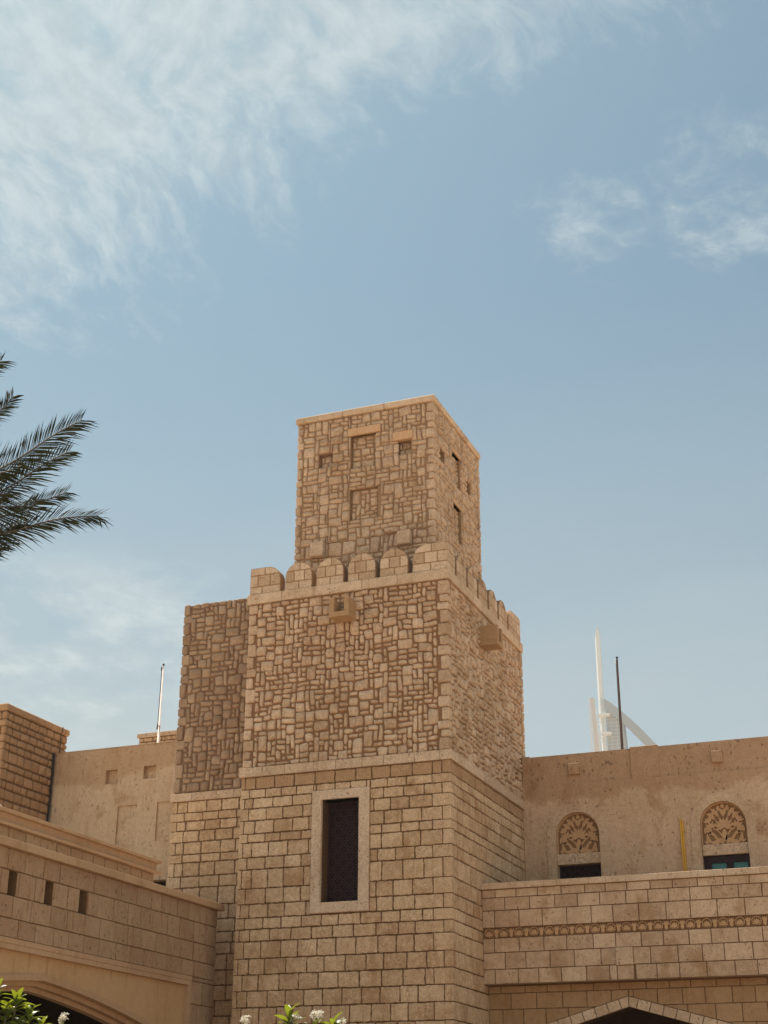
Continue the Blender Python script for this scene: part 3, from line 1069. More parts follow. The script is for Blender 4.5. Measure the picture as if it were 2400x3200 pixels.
# ------------------------------------------------------------------ wing behind the tower, left
WX0, WY = -7.505, 1.65
wing = thing('rear_wing', 'darker weathered rubble block set back on the left of the stone tower', 'building', (-6.2, 3.2, 0))
FW = FX(WY)
mb = MB()
block_body(mb, WX0 + i_, XL - 0.03, WY + i_, YD - 0.3, 0, 9.05, top=False)
mb.obj('base_wall', M['softjoint'], wing)
mb = MB()
block_body(mb, WX0 + mi, XL - 0.03, WY + mi, YD - 0.3, 9.05, 13.97)
mb.obj('rubble_wall', M['wingmortar'], wing)
wa = ashlar(FW, WX0, XL, JO, 0.38, 0.52, rn, ends=(0.34, 0.0), gap=0.010, jit=0.008, step=0.065)
for i in range(len(JO) - 1):
    k = 1.0 if i % 2 else 0.45
    wa.append(quoin((WX0 - 0.004, WY - 0.003, JO[i + 1] + 0.008), (WX0 + 0.34 * k - 0.008, WY + 0.36, JO[i] - 0.008), 0.007, 0.003, rn, 1e-4))
emit(wing, 'ashlar_block', wa, M['ashlar'], smooth=False)
emit(wing, 'rubble_stone', rubble(FW, WX0, XL, 9.265, 13.99, 0.122, rn, ends=(0.22, 0.0), gap=0.010, seed=12.2), M['wingrubble'])
emit(wing, 'corner_stone', corner_quoins(WX0, WY, 1, 1, 9.265, 14.0, rn, 0.20, 0.36, 0.18, 0.25, gap=0.011), M['wingrubble'], smooth=False)
band_stones(wing, 'string_course_stone', M['trav'], FW, WX0 - 0.04, XL, 9.058, 9.245, -0.2, 0.04, 0.45, 0.7, rn)

# ------------------------------------------------------------------ plaster building on the left
PY = 4.5
lp = thing('plaster_building', 'plain pale plaster building with square niches, left of the rubble wing', 'building', (-10.2, 6.5, 0))
FP = FX(PY)
holes = [(-11.205, -10.85, 10.41, 10.785, 0.14), (-10.06, -9.69, 10.46, 10.80, 0.14), (-10.765, -10.18, 8.77, 9.80, 0.055), (-9.59, -8.95, 8.81, 9.81, 0.055)]
mb = MB()
block_body(mb, -12.86, WX0 + 1.2, PY, 9.5, 0, 11.37, front=holes + [(-10.2, -9.18, 6.5, 7.82, 0.5)])
mb.obj('wall', M['lplaster'], lp)
mb = MB()
mb.fbox(FP, -10.2, -9.18, 6.5, 7.82, -0.34, -0.30)
mb.obj('window', M['glass'], lp)
mb = MB()
for a, b in ((-12.86, -6.4),):
    mb.box(a, b, PY - 0.012, PY + 0.35, 11.372, 11.395)
mb.obj('capping', M['lplaster'], lp)
# masonry stair head standing behind
ch = thing('stair_head', 'low masonry block with a flat cap, behind the flagpole and the pale plaster building', 'building', (-11, 9.8, 10))
mb = MB()
block_body(mb, -12.40, -8.0, 8.02, 12.0, 9, 12.62)
mb.obj('wall', M['softjoint'], ch)
emit(ch, 'block', ashlar(FX(8.0), -12.42, -8.0, [12.625, 12.50, 12.30, 12.1, 11.9, 11.7, 11.5], 0.26, 0.34, rn, gap=0.009), M['ashlar'], smooth=False)
band_stones(ch, 'cap_stone', M['trav'], FX(8.0), -12.46, -8.0, 12.63, 12.755, -4, 0.04, 0.3, 0.4, rn)

# flagpoles
fp = thing('flagpole', 'pale bare flagpole with a halyard, standing above the pale plaster roof on the left', 'flagpole', (-10.57, 6.0, 11.4))
mb = MB()
mb.tube([(-10.57, 6, 11.36), (-10.57, 6, 12.32)], 0.036, 12)
mb.obj('sleeve', M['pole'], fp, True)
mb = MB()
mb.tube([(-10.57, 6, 12.32), (-10.56, 6, 14.06)], [0.028, 0.020], 10)
mb.obj('pole', M['pole'], fp, True)
mb = MB()
mb.tube([(-10.615, 5.985, 12.22), (-10.60, 5.985, 13.98)], 0.009, 6)
mb.obj('halyard', M['iron'], fp)
mb = MB()
mb.tube([(-10.56, 6, 14.05), (-10.56, 6, 14.075), (-10.56, 6, 14.10), (-10.56, 6, 14.13)], [0.015, 0.032, 0.034, 0.012], 8)
mb.tube([(-10.625, 5.985, 12.22), (-10.605, 5.985, 12.36)], 0.022, 6)
mb.tube([(-10.605, 5.985, 13.92), (-10.60, 5.985, 14.02)], 0.02, 6)
mb.obj('finial', M['iron'], fp)
fp2 = thing('flagpole', 'thin dark brown flagpole with ball top, before the distant sail shaped tower', 'flagpole', (2.14, 7.0, 10.3))
mb = MB()
mb.tube([(2.14, 7, 10.34), (2.145, 7, 13.08)], [0.032, 0.020], 10)
mb.obj('pole', M['polebrown'], fp2, True)
mb = MB()
mb.tube([(2.115, 6.97, 10.5), (2.122, 6.97, 13.02)], 0.008, 6)
mb.obj('halyard', M['iron'], fp2)
mb = MB()
mb.tube([(2.145, 7, 13.07), (2.145, 7, 13.10), (2.145, 7, 13.125), (2.145, 7, 13.155), (2.145, 7, 13.17)], [0.012, 0.016, 0.033, 0.030, 0.008], 10)
mb.tube([(2.12, 6.97, 12.95), (2.122, 6.97, 13.06)], 0.018, 6)
mb.tube([(2.10, 6.97, 10.36), (2.112, 6.97, 10.62)], 0.02, 6)
mb.obj('finial', M['iron'], fp2, True)

# ------------------------------------------------------------------ rock-faced block at the far left
QX, QY0, QY1 = -12.868, 2.16, 5.0
rk = thing('rock_faced_block', 'tall block of rough rock faced masonry with a black downpipe, at the far left', 'building', (-14.4, 3.6, 0))
mb = MB()
block_body(mb, QX - 3.2, QX - 0.03, QY0 + 0.03, QY1 - 0.03, 0, 11.98)
mb.obj('wall', M['softjoint'], rk)
JR = [11.975, 11.755, 11.59, 11.37, 11.17, 10.97, 10.67, 10.475, 10.20, 9.98, 9.72, 9.46, 9.2, 8.9]
RQ, FQ = FY(QX), FX(QY0)
rkp = ashlar(RQ, QY0, QY1, JR, 0.30, 0.44, rn, ends=(0.3, 0.12), gap=0.008, face=0.0, back=-0.06, r=0.025, step=0.13, jit=0.007, bev=0.028, dome=0.035)
rkp += ashlar(FQ, QX - 3.2, QX, JR, 0.30, 0.44, rn, ends=(0.0, 0.3), gap=0.008, back=-0.06, r=0.025, step=0.13, jit=0.007, bev=0.028, dome=0.035)
for i in range(len(JR) - 1):
    k = 1.0 if i % 2 else 0.45
    rkp.append(quoin((QX - 0.3 * k + 0.008, QY0 - 0.01, JR[i + 1] + 0.007), (QX + 0.01, QY0 + 0.3 * k - 0.008, JR[i] - 0.007), 0.03, 0.01, rn, 2e-4))
    rkp.append(quoin((QX - 0.25, QY1 - 0.12 * k - 0.01, JR[i + 1] + 0.007), (QX + 0.01, QY1 + 0.02, JR[i] - 0.007), 0.03, 0.012, rn, 2e-4))
emit(rk, 'rock_faced_stone', rkp, M['rock'], smooth=False)
band_stones(rk, 'coping_stone', M['rock'], RQ, QY0 - 0.05, QY1 + 0.06, 11.985, 12.165, -0.3, 0.05, 0.30, 0.42, rn, bev=0.03)
band_stones(rk, 'coping_stone', M['rock'], FQ, QX - 3.2, QX - 0.30, 11.985, 12.165, -0.3, 0.05, 0.30, 0.42, rn, bev=0.03)
mb = MB()
mb.tube([(QX + 0.045, PY - 0.10, 8.6), (QX + 0.045, PY - 0.10, 11.36)], 0.035, 8)
for z in (9.0, 9.9, 10.8):
    mb.tube([(QX + 0.045, PY - 0.10, z), (QX + 0.045, PY - 0.10, z + 0.05)], 0.045, 8)
mb.obj('downpipe', M['iron'], rk, True)
mb = MB()
mb.tube([(QX + 0.02, PY + 0.17, 11.2), (QX + 0.02, PY + 0.17, 11.985), (QX + 0.065, PY + 0.17, 12.0), (QX + 0.065, PY + 0.17, 12.16)], 0.011, 6)
mb.obj('cable', M['iron'], rk)

# white tent roof peeking out at the left edge
tn = MB()
tn.add([(-8.8, -5.2, 8.97), (-9.9, -6.6, 7.72), (-8.5, -6.6, 7.72), (-8.5, -2.85, 7.72), (-9.9, -2.85, 7.72)], [(0, 1, 2), (0, 2, 3), (0, 3, 4), (0, 4, 1), (1, 4, 3, 2)])

# ------------------------------------------------------------------ arcade building, left foreground
AX, AYE = -5.48, 0.385
ar = thing('arcade_building', 'low stone building with three narrow slots above a wide shallow arch, left foreground', 'building', (-10.5, -7, 0))
RA = FY(AX)
AC = -5.83


def acurve(dz=0.0, half=4.55, n=44):
    pts = []
    for k in range(-n, n + 1):
        t = abs(k / n) ** 1.0 * half
        z = 4.257 - 0.072 * t - 0.0185 * t * t
        if t > 3.6:
            z -= 0.55 * (t - 3.6) ** 2
        pts.append((AC + math.copysign(t, k) if k else AC, z + dz))
    return pts


slots = [(-7.23, -6.98, 5.527, 5.935, 0.35), (-6.13, -5.87, 5.527, 5.935, 0.35), (-5.02, -4.74, 5.527, 5.935, 0.35)]
mb = MB()
A0_ = -15.0
wall_sheet(mb, RA, A0_, AYE - 0.02, 4.80, 6.30, slots, c=-0.02)
wall_sheet(mb, RA, -0.66, AYE - 0.02, 0, 4.80, (), c=-0.02)
wall_sheet(mb, RA, A0_, -11.0, 0, 4.80, (), c=-0.02)
mb.quad((AX - 0.02, AYE - 0.02, 0), (-13.0, AYE - 0.02, 0), (-13.0, AYE - 0.02, 6.3), (AX - 0.02, AYE - 0.02, 6.3))
mb.quad((AX - 0.02, A0_, 0), (-13.0, A0_, 0), (-13.0, A0_, 6.3), (AX - 0.02, A0_, 6.3))
mb.obj('wall', M['softjoint'], ar)
JA = [6.297, 5.94, 5.525, 5.155, 4.84]
ab = ashlar(RA, A0_, AYE, JA, 0.46, 0.62, rn, holes=[s_[:4] for s_ in slots], gap=0.006, r=0.006, step=0.22, jit=0.002, bev=0.006, dome=0.004)
ab += ashlar(RA, -0.63, AYE, [4.84, 4.755, 4.305, 3.86, 3.42, 3.0], 0.42, 0.60, rn, gap=0.006, r=0.006, step=0.22, jit=0.002, bev=0.006, dome=0.004)
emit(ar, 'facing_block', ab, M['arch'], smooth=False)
mb = MB()
mb.box(-12.95, AX - 0.25, A0_, AYE - 0.05, 6.0, 6.12)
mb.obj('roof', M['roof'], ar)
band_stones(ar, 'coping_stone', M['smooth'], RA, A0_, AYE + 0.105, 6.295, 6.43, -0.45, 0.105, 1.55, 1.75, rn, bev=0.004, gap=0.0015)
mb = MB()
mb.box(-13.0, AX - 0.46, AYE - 0.35, AYE + 0.10, 6.295, 6.425)
mb.obj('end_coping', M['smooth'], ar)
# frame moulding round the sunken arch panel
mb = MB()
for (s0, s1) in ((A0_, -7.9), (-7.9, -5.05), (-5.05, -3.2), (-3.2, -1.45), (-1.45, -0.632)):
    mb.fbox(RA, s0 + .001, s1 - .001, 4.745, 4.838, -0.06, 0.016, 0.004, rn.random())
    mb.fbox(RA, s0 + .001, s1 - .001, 4.655, 4.7445, -0.14, 0.006, 0.004, rn.random())
mb.fbox(RA, -0.76, -0.69, 0, 4.654, -0.14, 0.006, 0.003, 0.4)
mb.fbox(RA, -0.689, -0.632, 0, 4.744, -0.06, 0.016, 0.003, 0.6)
mb.obj('frame_moulding', M['smooth'], ar)
mb = MB()
arch_wall(mb, RA, -11.0, -0.70, 0, 4.70, acurve(), 0.13, c=-0.085, back=False)
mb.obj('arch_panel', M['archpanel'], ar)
mb = MB()
strip(mb, RA, acurve(0.105), acurve(0.0), -0.085, -0.055)
mb.obj('arch_rib', M['smooth'], ar)
mb = MB()
arch_wall(mb, RA, -11.0, -0.70, 0, 4.62, acurve(-0.085, 4.47), 0.13, c=-0.215, back=False)
arch_wall(mb, RA, -11.0, -0.70, 0, 4.60, acurve(-0.165, 4.39), 0.16, c=-0.345, back=False)
mb.obj('arch_step', M['smooth'], ar)
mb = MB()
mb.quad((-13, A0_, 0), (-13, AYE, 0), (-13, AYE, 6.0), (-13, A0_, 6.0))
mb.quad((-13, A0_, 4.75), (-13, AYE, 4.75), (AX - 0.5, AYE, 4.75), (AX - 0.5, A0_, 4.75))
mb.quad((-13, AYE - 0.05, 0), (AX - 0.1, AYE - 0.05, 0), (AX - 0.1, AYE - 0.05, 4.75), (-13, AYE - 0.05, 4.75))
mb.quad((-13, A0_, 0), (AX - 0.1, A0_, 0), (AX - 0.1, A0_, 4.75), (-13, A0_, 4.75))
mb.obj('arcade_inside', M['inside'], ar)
# upper tier set back, with a moulded cornice
UX, UYE = -6.48, -0.705
RU = FY(UX)
mb = MB()
mb.box(-8.5, UX - 0.015, A0_, UYE - 0.015, 6.1, 6.99)
mb.obj('upper_tier_wall', M['softjoint'], ar)
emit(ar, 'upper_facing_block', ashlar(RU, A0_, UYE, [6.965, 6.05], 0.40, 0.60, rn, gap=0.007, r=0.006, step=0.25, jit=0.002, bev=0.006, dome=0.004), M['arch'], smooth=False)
for nm, b0, b1, pr, ee in (('cornice_lower_band', 6.965, 7.022, 0.10, 0.125), ('cornice_frieze', 7.0225, 7.188, 0.03, 0.03), ('cornice_upper_band', 7.1885, 7.255, 0.105, 0.125)):
    band_stones(ar, nm, M['smooth'], RU, A0_, UYE + ee, b0, b1, -2.0, pr, 2.2, 2.8, rn, bev=0.004, gap=0.0012)
to = tn.obj('tent_roof', M['tent'], None)
to['label'] = 'small white sloping tent roof showing above the moulded cornice at the left edge'
to['category'] = 'tent'

# ------------------------------------------------------------------ plaster building on the right with arched windows
RY = 5.35
rp = thing('arched_window_building', 'brown pitted plaster building with two round arched windows, right of the tower', 'building', (4.5, 7.5, 0))
FR_ = FX(RY)


def semi(cx, sp, r, n=20, b=None):
    return [(cx - r * math.cos(math.pi * k / n), sp + r * math.sin(math.pi * k / n)) for k in range(n + 1)]


CXW = (1.305, 4.70)
SP, RO, RI, RX = 8.385, 0.735, 0.525, 0.835
ZB = 6.45
mb = MB()
xb = [0.0, 3.0, 6.6, 9.5]
for cx, (a0, a1) in zip(CXW, ((0.003, 3.0), (3.0, 6.6))):
    arch_wall(mb, FR_, a0, a1, ZB, 9.60, semi(cx, SP, RI), 0.34, back=False)
    mb.quad(FR_.P(a0, 0), FR_.P(a1, 0), FR_.P(a1, ZB), FR_.P(a0, ZB))
mb.quad(FR_.P(6.6, 0), FR_.P(9.5, 0), FR_.P(9.5, 9.6), FR_.P(6.6, 9.6))
# parapet zone: sunken panels between flat pilasters
c_ = -0.04
for a0, a1 in ((0.20, 2.665), (3.335, 9.5)):
    mb.quad(FR_.P(a0, 9.6, c_), FR_.P(a1, 9.6, c_), FR_.P(a1, 10.33, c_), FR_.P(a0, 10.33, c_))
    mb.quad(FR_.P(a0, 9.6, 0), FR_.P(a1, 9.6, 0), FR_.P(a1, 9.6, c_), FR_.P(a0, 9.6, c_))
mb.quad((0.003, RY + 0.04, 10.33), (9.5, RY + 0.04, 10.33), (9.5, RY + 0.4, 10.33), (0.003, RY + 0.4, 10.33))
mb.quad((0.003, RY + 0.4, 10.33), (9.5, RY + 0.4, 10.33), (9.5, RY + 0.4, 10.0), (0.003, RY + 0.4, 10.0))
mb.quad((0.003, RY + 0.4, 10.0), (9.5, RY + 0.4, 10.0), (9.5, RY + 5, 10.0), (0.003, RY + 5, 10.0))
mb.quad((9.5, RY, 0), (9.5, RY + 5, 0), (9.5, RY + 5, 10.33), (9.5, RY, 10.33))
mb.obj('wall', M['plaster'], rp)
mb = MB()
mb.fbox(FR_, 2.665, 3.335, 9.6, 10.362, -0.38, 0.001, 0.01)
mb.obj('parapet_pilaster', M['plaster'], rp)
mb = MB()
mb.fbox(FR_, 0.004, 0.20, 9.6, 10.345, -0.38, 0.001, 0.01)
mb.obj('parapet_pilaster', M['plaster'], rp)
for a0, a1 in ((1.165, 1.43), (4.575, 4.82)):
    mb = MB()
    mb.fbox(FR_, a0, a1, 9.81, 10.085, -0.06, 0.065, 0.010)
    mb.obj('wall_block', M['plaster'], rp)


def lens(cx, cy, ang, L, W_, n=5, bend=0.0):
    """pointed leaf outline"""
    l_, r_ = [], []
    for k in range(n + 1):
        t = k / n
        wv = W_ * math.sin(math.pi * t ** 0.8) * 0.5
        x, y = t * L, bend * math.sin(math.pi * t) * L
        l_.append((x, y + wv))
        r_.append((x, y - wv))
    pts = r_ + l_[-2:0:-1]
    ca, sa = math.cos(ang), math.sin(ang)
    return [(cx + x * ca - y * sa, cy + x * sa + y * ca) for x, y in pts]


def ribbon(pts, w0, w1):
    l_, r_ = [], []
    n = len(pts)
    for i, p in enumerate(pts):
        q0, q1 = pts[max(i - 1, 0)], pts[min(i + 1, n - 1)]
        dx, dy = q1[0] - q0[0], q1[1] - q0[1]
        L = math.hypot(dx, dy) or 1
        w_ = (w0 + (w1 - w0) * i / (n - 1)) / 2
        l_.append((p[0] - dy / L * w_, p[1] + dx / L * w_))
        r_.append((p[0] + dy / L * w_, p[1] - dx / L * w_))
    return l_, r_


def tympanum(parent, fr, cx, b0, r, c):
    """carved floral panel in the head of a window"""
    sp = SP
    m = MB()
    path = [(cx - r, b0)] + semi(cx, sp, r, 20) + [(cx + r, b0)]
    m.add([fr.P(a, b, c) for a, b in path], [tuple(range(len(path)))])
    ground_ = m.obj('panel_ground', M['carveback'], parent)
    m = MB()
    lv = [0]

    def leaf(dx, dy, deg, L, W_, bend=0.0, both=True):
        for s_ in ((1, -1) if both else (1,)):
            lv[0] += 1
            pl = lens(0, 0, 0, L, W_, 5, bend)
            a = math.radians(deg)
            q = [(cx + s_ * (dx + x * math.cos(a) - y * math.sin(a)), b0 + dy + x * math.sin(a) + y * math.cos(a)) for x, y in pl]
            if s_ < 0:
                q = q[::-1]
            m.prism(fr, q, c, c + 0.034 + 0.0006 * (lv[0] % 9), 0.5, back=False)

    def stem(pts, w0, w1):
        for s_ in (1, -1):
            lv[0] += 1
            pp = [(cx + s_ * x, b0 + y) for x, y in pts]
            l_, r_ = ribbon(pp, w0, w1)
            strip(m, fr, l_, r_, c, c + 0.031 + 0.0006 * (lv[0] % 9))
    # frame band
    strip(m, fr, [(cx - r, b0)] + semi(cx, sp, r, 20) + [(cx + r, b0)], [(cx - r + 0.028, b0)] + semi(cx, sp, r - 0.028, 20) + [(cx + r - 0.028, b0)], c, c + 0.04)
    # lotus
    for d in (90,):
        leaf(0, 0.32, d, 0.28, 0.085, both=False)
    for d, L in ((66, .27), (40, .26), (14, .25), (-12, .20)):
        leaf(0, 0.38, d, L, 0.075)
    leaf(0, 0.04, 90, 0.34, 0.13, both=False)
    # crown of leaves above
    leaf(0.0, 0.62, 62, 0.25, 0.085, 0.12)
    leaf(0.10, 0.60, 48, 0.30, 0.09, 0.10)
    leaf(0.19, 0.55, 38, 0.26, 0.09, 0.12)
    leaf(0.24, 0.66, 108, 0.17, 0.08)
    leaf(0.31, 0.55, 100, 0.18, 0.08)
    leaf(0.0, 0.80, 90, 0.12, 0.10, both=False)
    leaf(0.11, 0.74, 92, 0.15, 0.08)
    # side flowers on curved stems
    stem([(0.02, 0.08), (0.06, 0.20), (0.14, 0.30), (0.25, 0.36)], 0.045, 0.028)
    for d in (-70, -35, 0, 35, 70, 105, 140):
        leaf(0.29, 0.37, d, 0.17, 0.065)
    for d in (60, 95, 130, 20):
        leaf(0.35, 0.50, d, 0.13, 0.06)
    # scrolls and base leaves
    leaf(0.01, 0.02, 14, 0.24, 0.11, 0.16)
    leaf(0.14, 0.10, 60, 0.17, 0.07, -0.16)
    leaf(0.12, 0.015, 6, 0.24, 0.09, 0.06)
    leaf(0.30, 0.03, 70, 0.26, 0.08, -0.14)
    leaf(0.40, 0.03, 88, 0.22, 0.075, 0.1)
    leaf(0.36, 0.02, 30, 0.13, 0.06)
    leaf(0.44, 0.24, 96, 0.18, 0.06)
    leaf(0.20, 0.17, 30, 0.22, 0.07, 0.12)
    m.obj('carved_flowers', M['carve'], parent)


for wi, cx in enumerate(CXW):
    wn = MB()
    outer = [(cx - RO, ZB)] + semi(cx, SP, RO, 24) + [(cx + RO, ZB)]
    inner = [(cx - RI, ZB)] + semi(cx, SP, RI, 24) + [(cx + RI, ZB)]
    strip(wn, FR_, outer, inner, -0.02, 0.038)
    wn_o = wn.obj('arched_window', M['trav'], rp)
    s2 = MB()
    strip(s2, FR_, [(cx - RX, ZB)] + semi(cx, SP, RX, 24) + [(cx + RX, ZB)], [(cx - RO + .01, ZB)] + semi(cx, SP, RO - .01, 24) + [(cx + RO - .01, ZB)], -0.02, 0.010)
    s2.obj('outer_band', M['plaster'], wn_o)
    tympanum(wn_o, FR_, cx, 7.96, RI, -0.12)
    s2 = MB()
    s2.fbox(FR_, cx - RI, cx + RI, 7.715, 7.958, -0.30, -0.035, 0.004, 0.3)
    s2.obj('transom', M['trav'], wn_o)
    if wi == 0:
        lattice(wn_o, FR_, cx - RI, cx + RI, ZB, 7.712, -0.22, 9, 11, name='lattice', t=0.010)
        s2 = MB()
        s2.fbox(FR_, cx - RI, cx + RI, ZB, 7.714, -0.33, -0.32)
        s2.obj('glass', M['glass'], wn_o)
    else:
        s2 = MB()
        s2.fbox(FR_, cx - RI, cx + RI, 7.55, 7.713, -0.30, -0.12)
        s2.fbox(FR_, cx - RI, 4.345, ZB, 7.549, -0.30, -0.12)
        s2.fbox(FR_, 4.675, 4.83, ZB, 7.549, -0.30, -0.115)
        s2.fbox(FR_, 5.155, cx + RI, ZB, 7.549, -0.30, -0.12)
        s2.obj('frame', M['wood'], wn_o)
        for p0, p1 in ((4.345, 4.675), (4.83, 5.155)):
            s2 = MB()
            s2.fbox(FR_, p0, p1, ZB, 7.549, -0.22, -0.16)
            s2.obj('pane', M['teal'], wn_o)

yl = MB()
yl.box(3.722, 3.762, RY - 0.055, RY - 0.005, 6.62, 8.57, 0.004)
yl.box(3.766, 3.806, RY - 0.045, RY - 0.004, 6.62, 8.52, 0.004)
yo = yl.obj('wooden_batten', M['yellow'])
yo['label'] = 'tall yellow batten standing upright against the plaster between the two arched windows'
yo['category'] = 'batten'

# ------------------------------------------------------------------ terrace with carved frieze over a pointed gateway
TY = 1.95
te = thing('gatehouse', 'projecting stone terrace wall with a carved frieze above a pointed gateway, lower right', 'building', (4.7, 3.6, 0))
FTE, FG = FX(TY), FX(2.25)
XR = 9.0
mb = MB()
mb.box(0.003, XR, TY + 0.02, 5.3, 5.865, 6.665)
mb.box(0.003, XR, TY + 0.07, 5.3, 5.664, 5.8649)
mb.box(0.003, XR, TY + 0.02, 5.3, 4.74, 5.6635)
mb.obj('terrace_core', M['softjoint'], te)
bl = ashlar(FTE, 0.0, XR, [6.665, 6.49, 6.225, 5.872], 0.42, 0.56, rn, gap=0.0055, r=0.006, step=0.2, jit=0.0022, bev=0.006, dome=0.004)
bl += ashlar(FTE, 0.0, XR, [5.660, 5.365, 5.030, 4.735], 0.42, 0.56, rn, holes=[(2.835, 3.182, 5.022, 5.362)], gap=0.0055, r=0.006, step=0.2, jit=0.0022, bev=0.006, dome=0.004)
emit(te, 'travertine_block', bl, M['terrace'], smooth=False)
mb = MB()
mb.fbox(FTE, 2.835, 3.182, 5.022, 5.362, -0.05, 0.045, 0.008, 0.3)
mb.obj('projecting_block', M['terrace'], te)
band_stones(te, 'ledge_stone', M['trav'], FTE, 0.003, XR, 6.668, 6.795, -0.45, 0.055, 0.62, 0.90, rn, bev=0.006, gap=0.002)
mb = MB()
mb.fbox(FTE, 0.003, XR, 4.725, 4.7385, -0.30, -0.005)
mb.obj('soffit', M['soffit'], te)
# frieze: palmettes in rings alternating with tulips
mb = MB()
mb.fbox(FTE, 0.003, XR, 5.664, 5.865, -0.075, -0.062)
frz = mb.obj('frieze', M['carveback'], te)
FZ = 5.7645


def motif(kind):
    m = MB()
    fr = Fr((0, 0, 0), (1, 0, 0), (0, -1, 0))
    if kind == 'palmette':
        for q, d in enumerate((90, 58, 122, 26, 154, -8, 188)):
            m.prism(fr, lens(0, -0.035, math.radians(d), 0.097, 0.030, 4), -0.062, -0.018 + 0.0007 * q, back=False)
        m.prism(fr, lens(0, -0.085, math.radians(90), 0.10, 0.05, 4), -0.062, -0.012, back=False)
        ro = [(0.098 * math.cos(t), 0.002 + 0.094 * math.sin(t)) for t in [math.radians(-75 + 330 * k / 22) for k in range(23)]]
        ri = [(x * 0.87, y * 0.87) for x, y in ro]
        strip(m, fr, ro, ri, -0.062, -0.022)
    else:
        for q, (d, L) in enumerate(((90, 0.10), (62, 0.105), (118, 0.105), (36, 0.085), (144, 0.085))):
            m.prism(fr, lens(0, -0.005, math.radians(d), L, 0.028, 4), -0.062, -0.018 + 0.0007 * q, back=False)
        m.prism(fr, lens(0, -0.095, math.radians(90), 0.14, 0.075, 5), -0.062, -0.012, back=False)
    vs = np.array(m.v)
    me = bpy.data.meshes.new(kind)
    me.from_pydata(vs.tolist(), [], m.f)
    me.materials.append(M['carve'])
    return me


mp, mt = motif('palmette'), motif('tulip')
for k in range(27):
    for me, dx in ((mp, 0.138), (mt, 0.138 + 0.163)):
        x = dx + k * 0.3265
        if x > XR - 0.1:
            continue
        o = bpy.data.objects.new(me.name, me)
        COL.objects.link(o)
        o.parent = frz
        o.location = Vector((x, TY, FZ)) - Vector(frz['_w'])

# gateway wall
GX, GS = 2.975, 0.285
GO, GI = 4.447, 4.237
SPN = 2.35
gin = [(GX - SPN, GI - GS * SPN), (GX, GI), (GX + SPN, GI - GS * SPN)]
mb = MB()
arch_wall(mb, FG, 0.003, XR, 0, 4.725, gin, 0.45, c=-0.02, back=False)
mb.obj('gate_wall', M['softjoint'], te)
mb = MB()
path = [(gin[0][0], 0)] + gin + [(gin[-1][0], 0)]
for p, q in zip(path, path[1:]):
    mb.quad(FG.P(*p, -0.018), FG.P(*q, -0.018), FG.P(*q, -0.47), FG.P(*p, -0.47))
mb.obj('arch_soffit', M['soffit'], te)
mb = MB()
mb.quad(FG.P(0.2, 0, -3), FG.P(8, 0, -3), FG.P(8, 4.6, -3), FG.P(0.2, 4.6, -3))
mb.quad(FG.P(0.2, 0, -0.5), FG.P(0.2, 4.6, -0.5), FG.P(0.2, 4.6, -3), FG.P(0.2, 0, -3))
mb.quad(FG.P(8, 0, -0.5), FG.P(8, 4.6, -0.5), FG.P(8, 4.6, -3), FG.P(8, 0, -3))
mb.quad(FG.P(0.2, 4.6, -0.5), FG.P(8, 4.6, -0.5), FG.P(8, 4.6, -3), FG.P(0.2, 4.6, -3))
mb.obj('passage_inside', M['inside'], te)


def gcut(pl):
    if min(b for a, b in pl) >= GO:
        return [pl]
    L = clip(clip(pl, 1, 0, GX), GS, -1, GS * GX - GO)
    R = clip(clip(pl, -1, 0, -GX), -GS, -1, -GS * GX - GO)
    if min(a for a, b in pl) < GX < max(a for a, b in pl) and L and R:
        pass
    return [q for q in (L, R) if len(q) > 2 and abs(area(q)) > 0.003]


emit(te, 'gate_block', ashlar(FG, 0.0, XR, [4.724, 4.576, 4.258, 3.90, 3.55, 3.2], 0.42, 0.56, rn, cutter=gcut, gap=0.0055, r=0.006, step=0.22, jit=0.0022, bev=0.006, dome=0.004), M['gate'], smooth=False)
un = math.hypot(1, GS)
vs_ = []
for sgn in (1, -1):
    ks = [0.0, 0.155] + [0.155 + 0.268 * k for k in range(1, 9)]
    for k0, k1 in zip(ks, ks[1:]):
        def vp(k, off):
            # along the slope, joints square to it
            x, z = sgn * k / un, -GS * k / un
            nx_, nz_ = sgn * GS / un, 1 / un
            h = off * (GO - GI) / un
            if k == 0:
                return (GX, GI + (GO - GI) * off)
            return (GX + x + nx_ * h, GI + z + nz_ * h)
        pl = [vp(k0, 0), vp(k1, 0), vp(k1, 1), vp(k0, 1)]
        pc = piece(FG, pl if sgn > 0 else pl[::-1], 0.0035, 0.004, 0.3, 0.001, -0.03, 0.006, 0.042, 0.002, rn, mid=False)
        if pc:
            mesh_obj('voussoir', pc[0], pc[1], M['trav'], te, pc[2])

# ------------------------------------------------------------------ distant sail tower
dt = thing('sail_tower', 'distant white sail shaped tower with a slender mast, hazy above the right plaster wall', 'tower', (-190, 855, 0))
DY = 850
FD = FX(DY)
mb = MB()


def zcol(m, pts_by_z, y0, y1, tint=0.5):
    """vertical member given (z, x0, x1) rows"""
    for (z0, a0, b0), (z1, a1, b1) in zip(pts_by_z, pts_by_z[1:]):
        m.add([(a0, y0, z0), (b0, y0, z0), (b1, y0, z1), (a1, y0, z1), (a0, y1, z0), (b0, y1, z0), (b1, y1, z1), (a1, y1, z1)],
              [(0, 1, 2, 3), (5, 4, 7, 6), (1, 5, 6, 2), (4, 0, 3, 7), (3, 2, 6, 7)], tint)


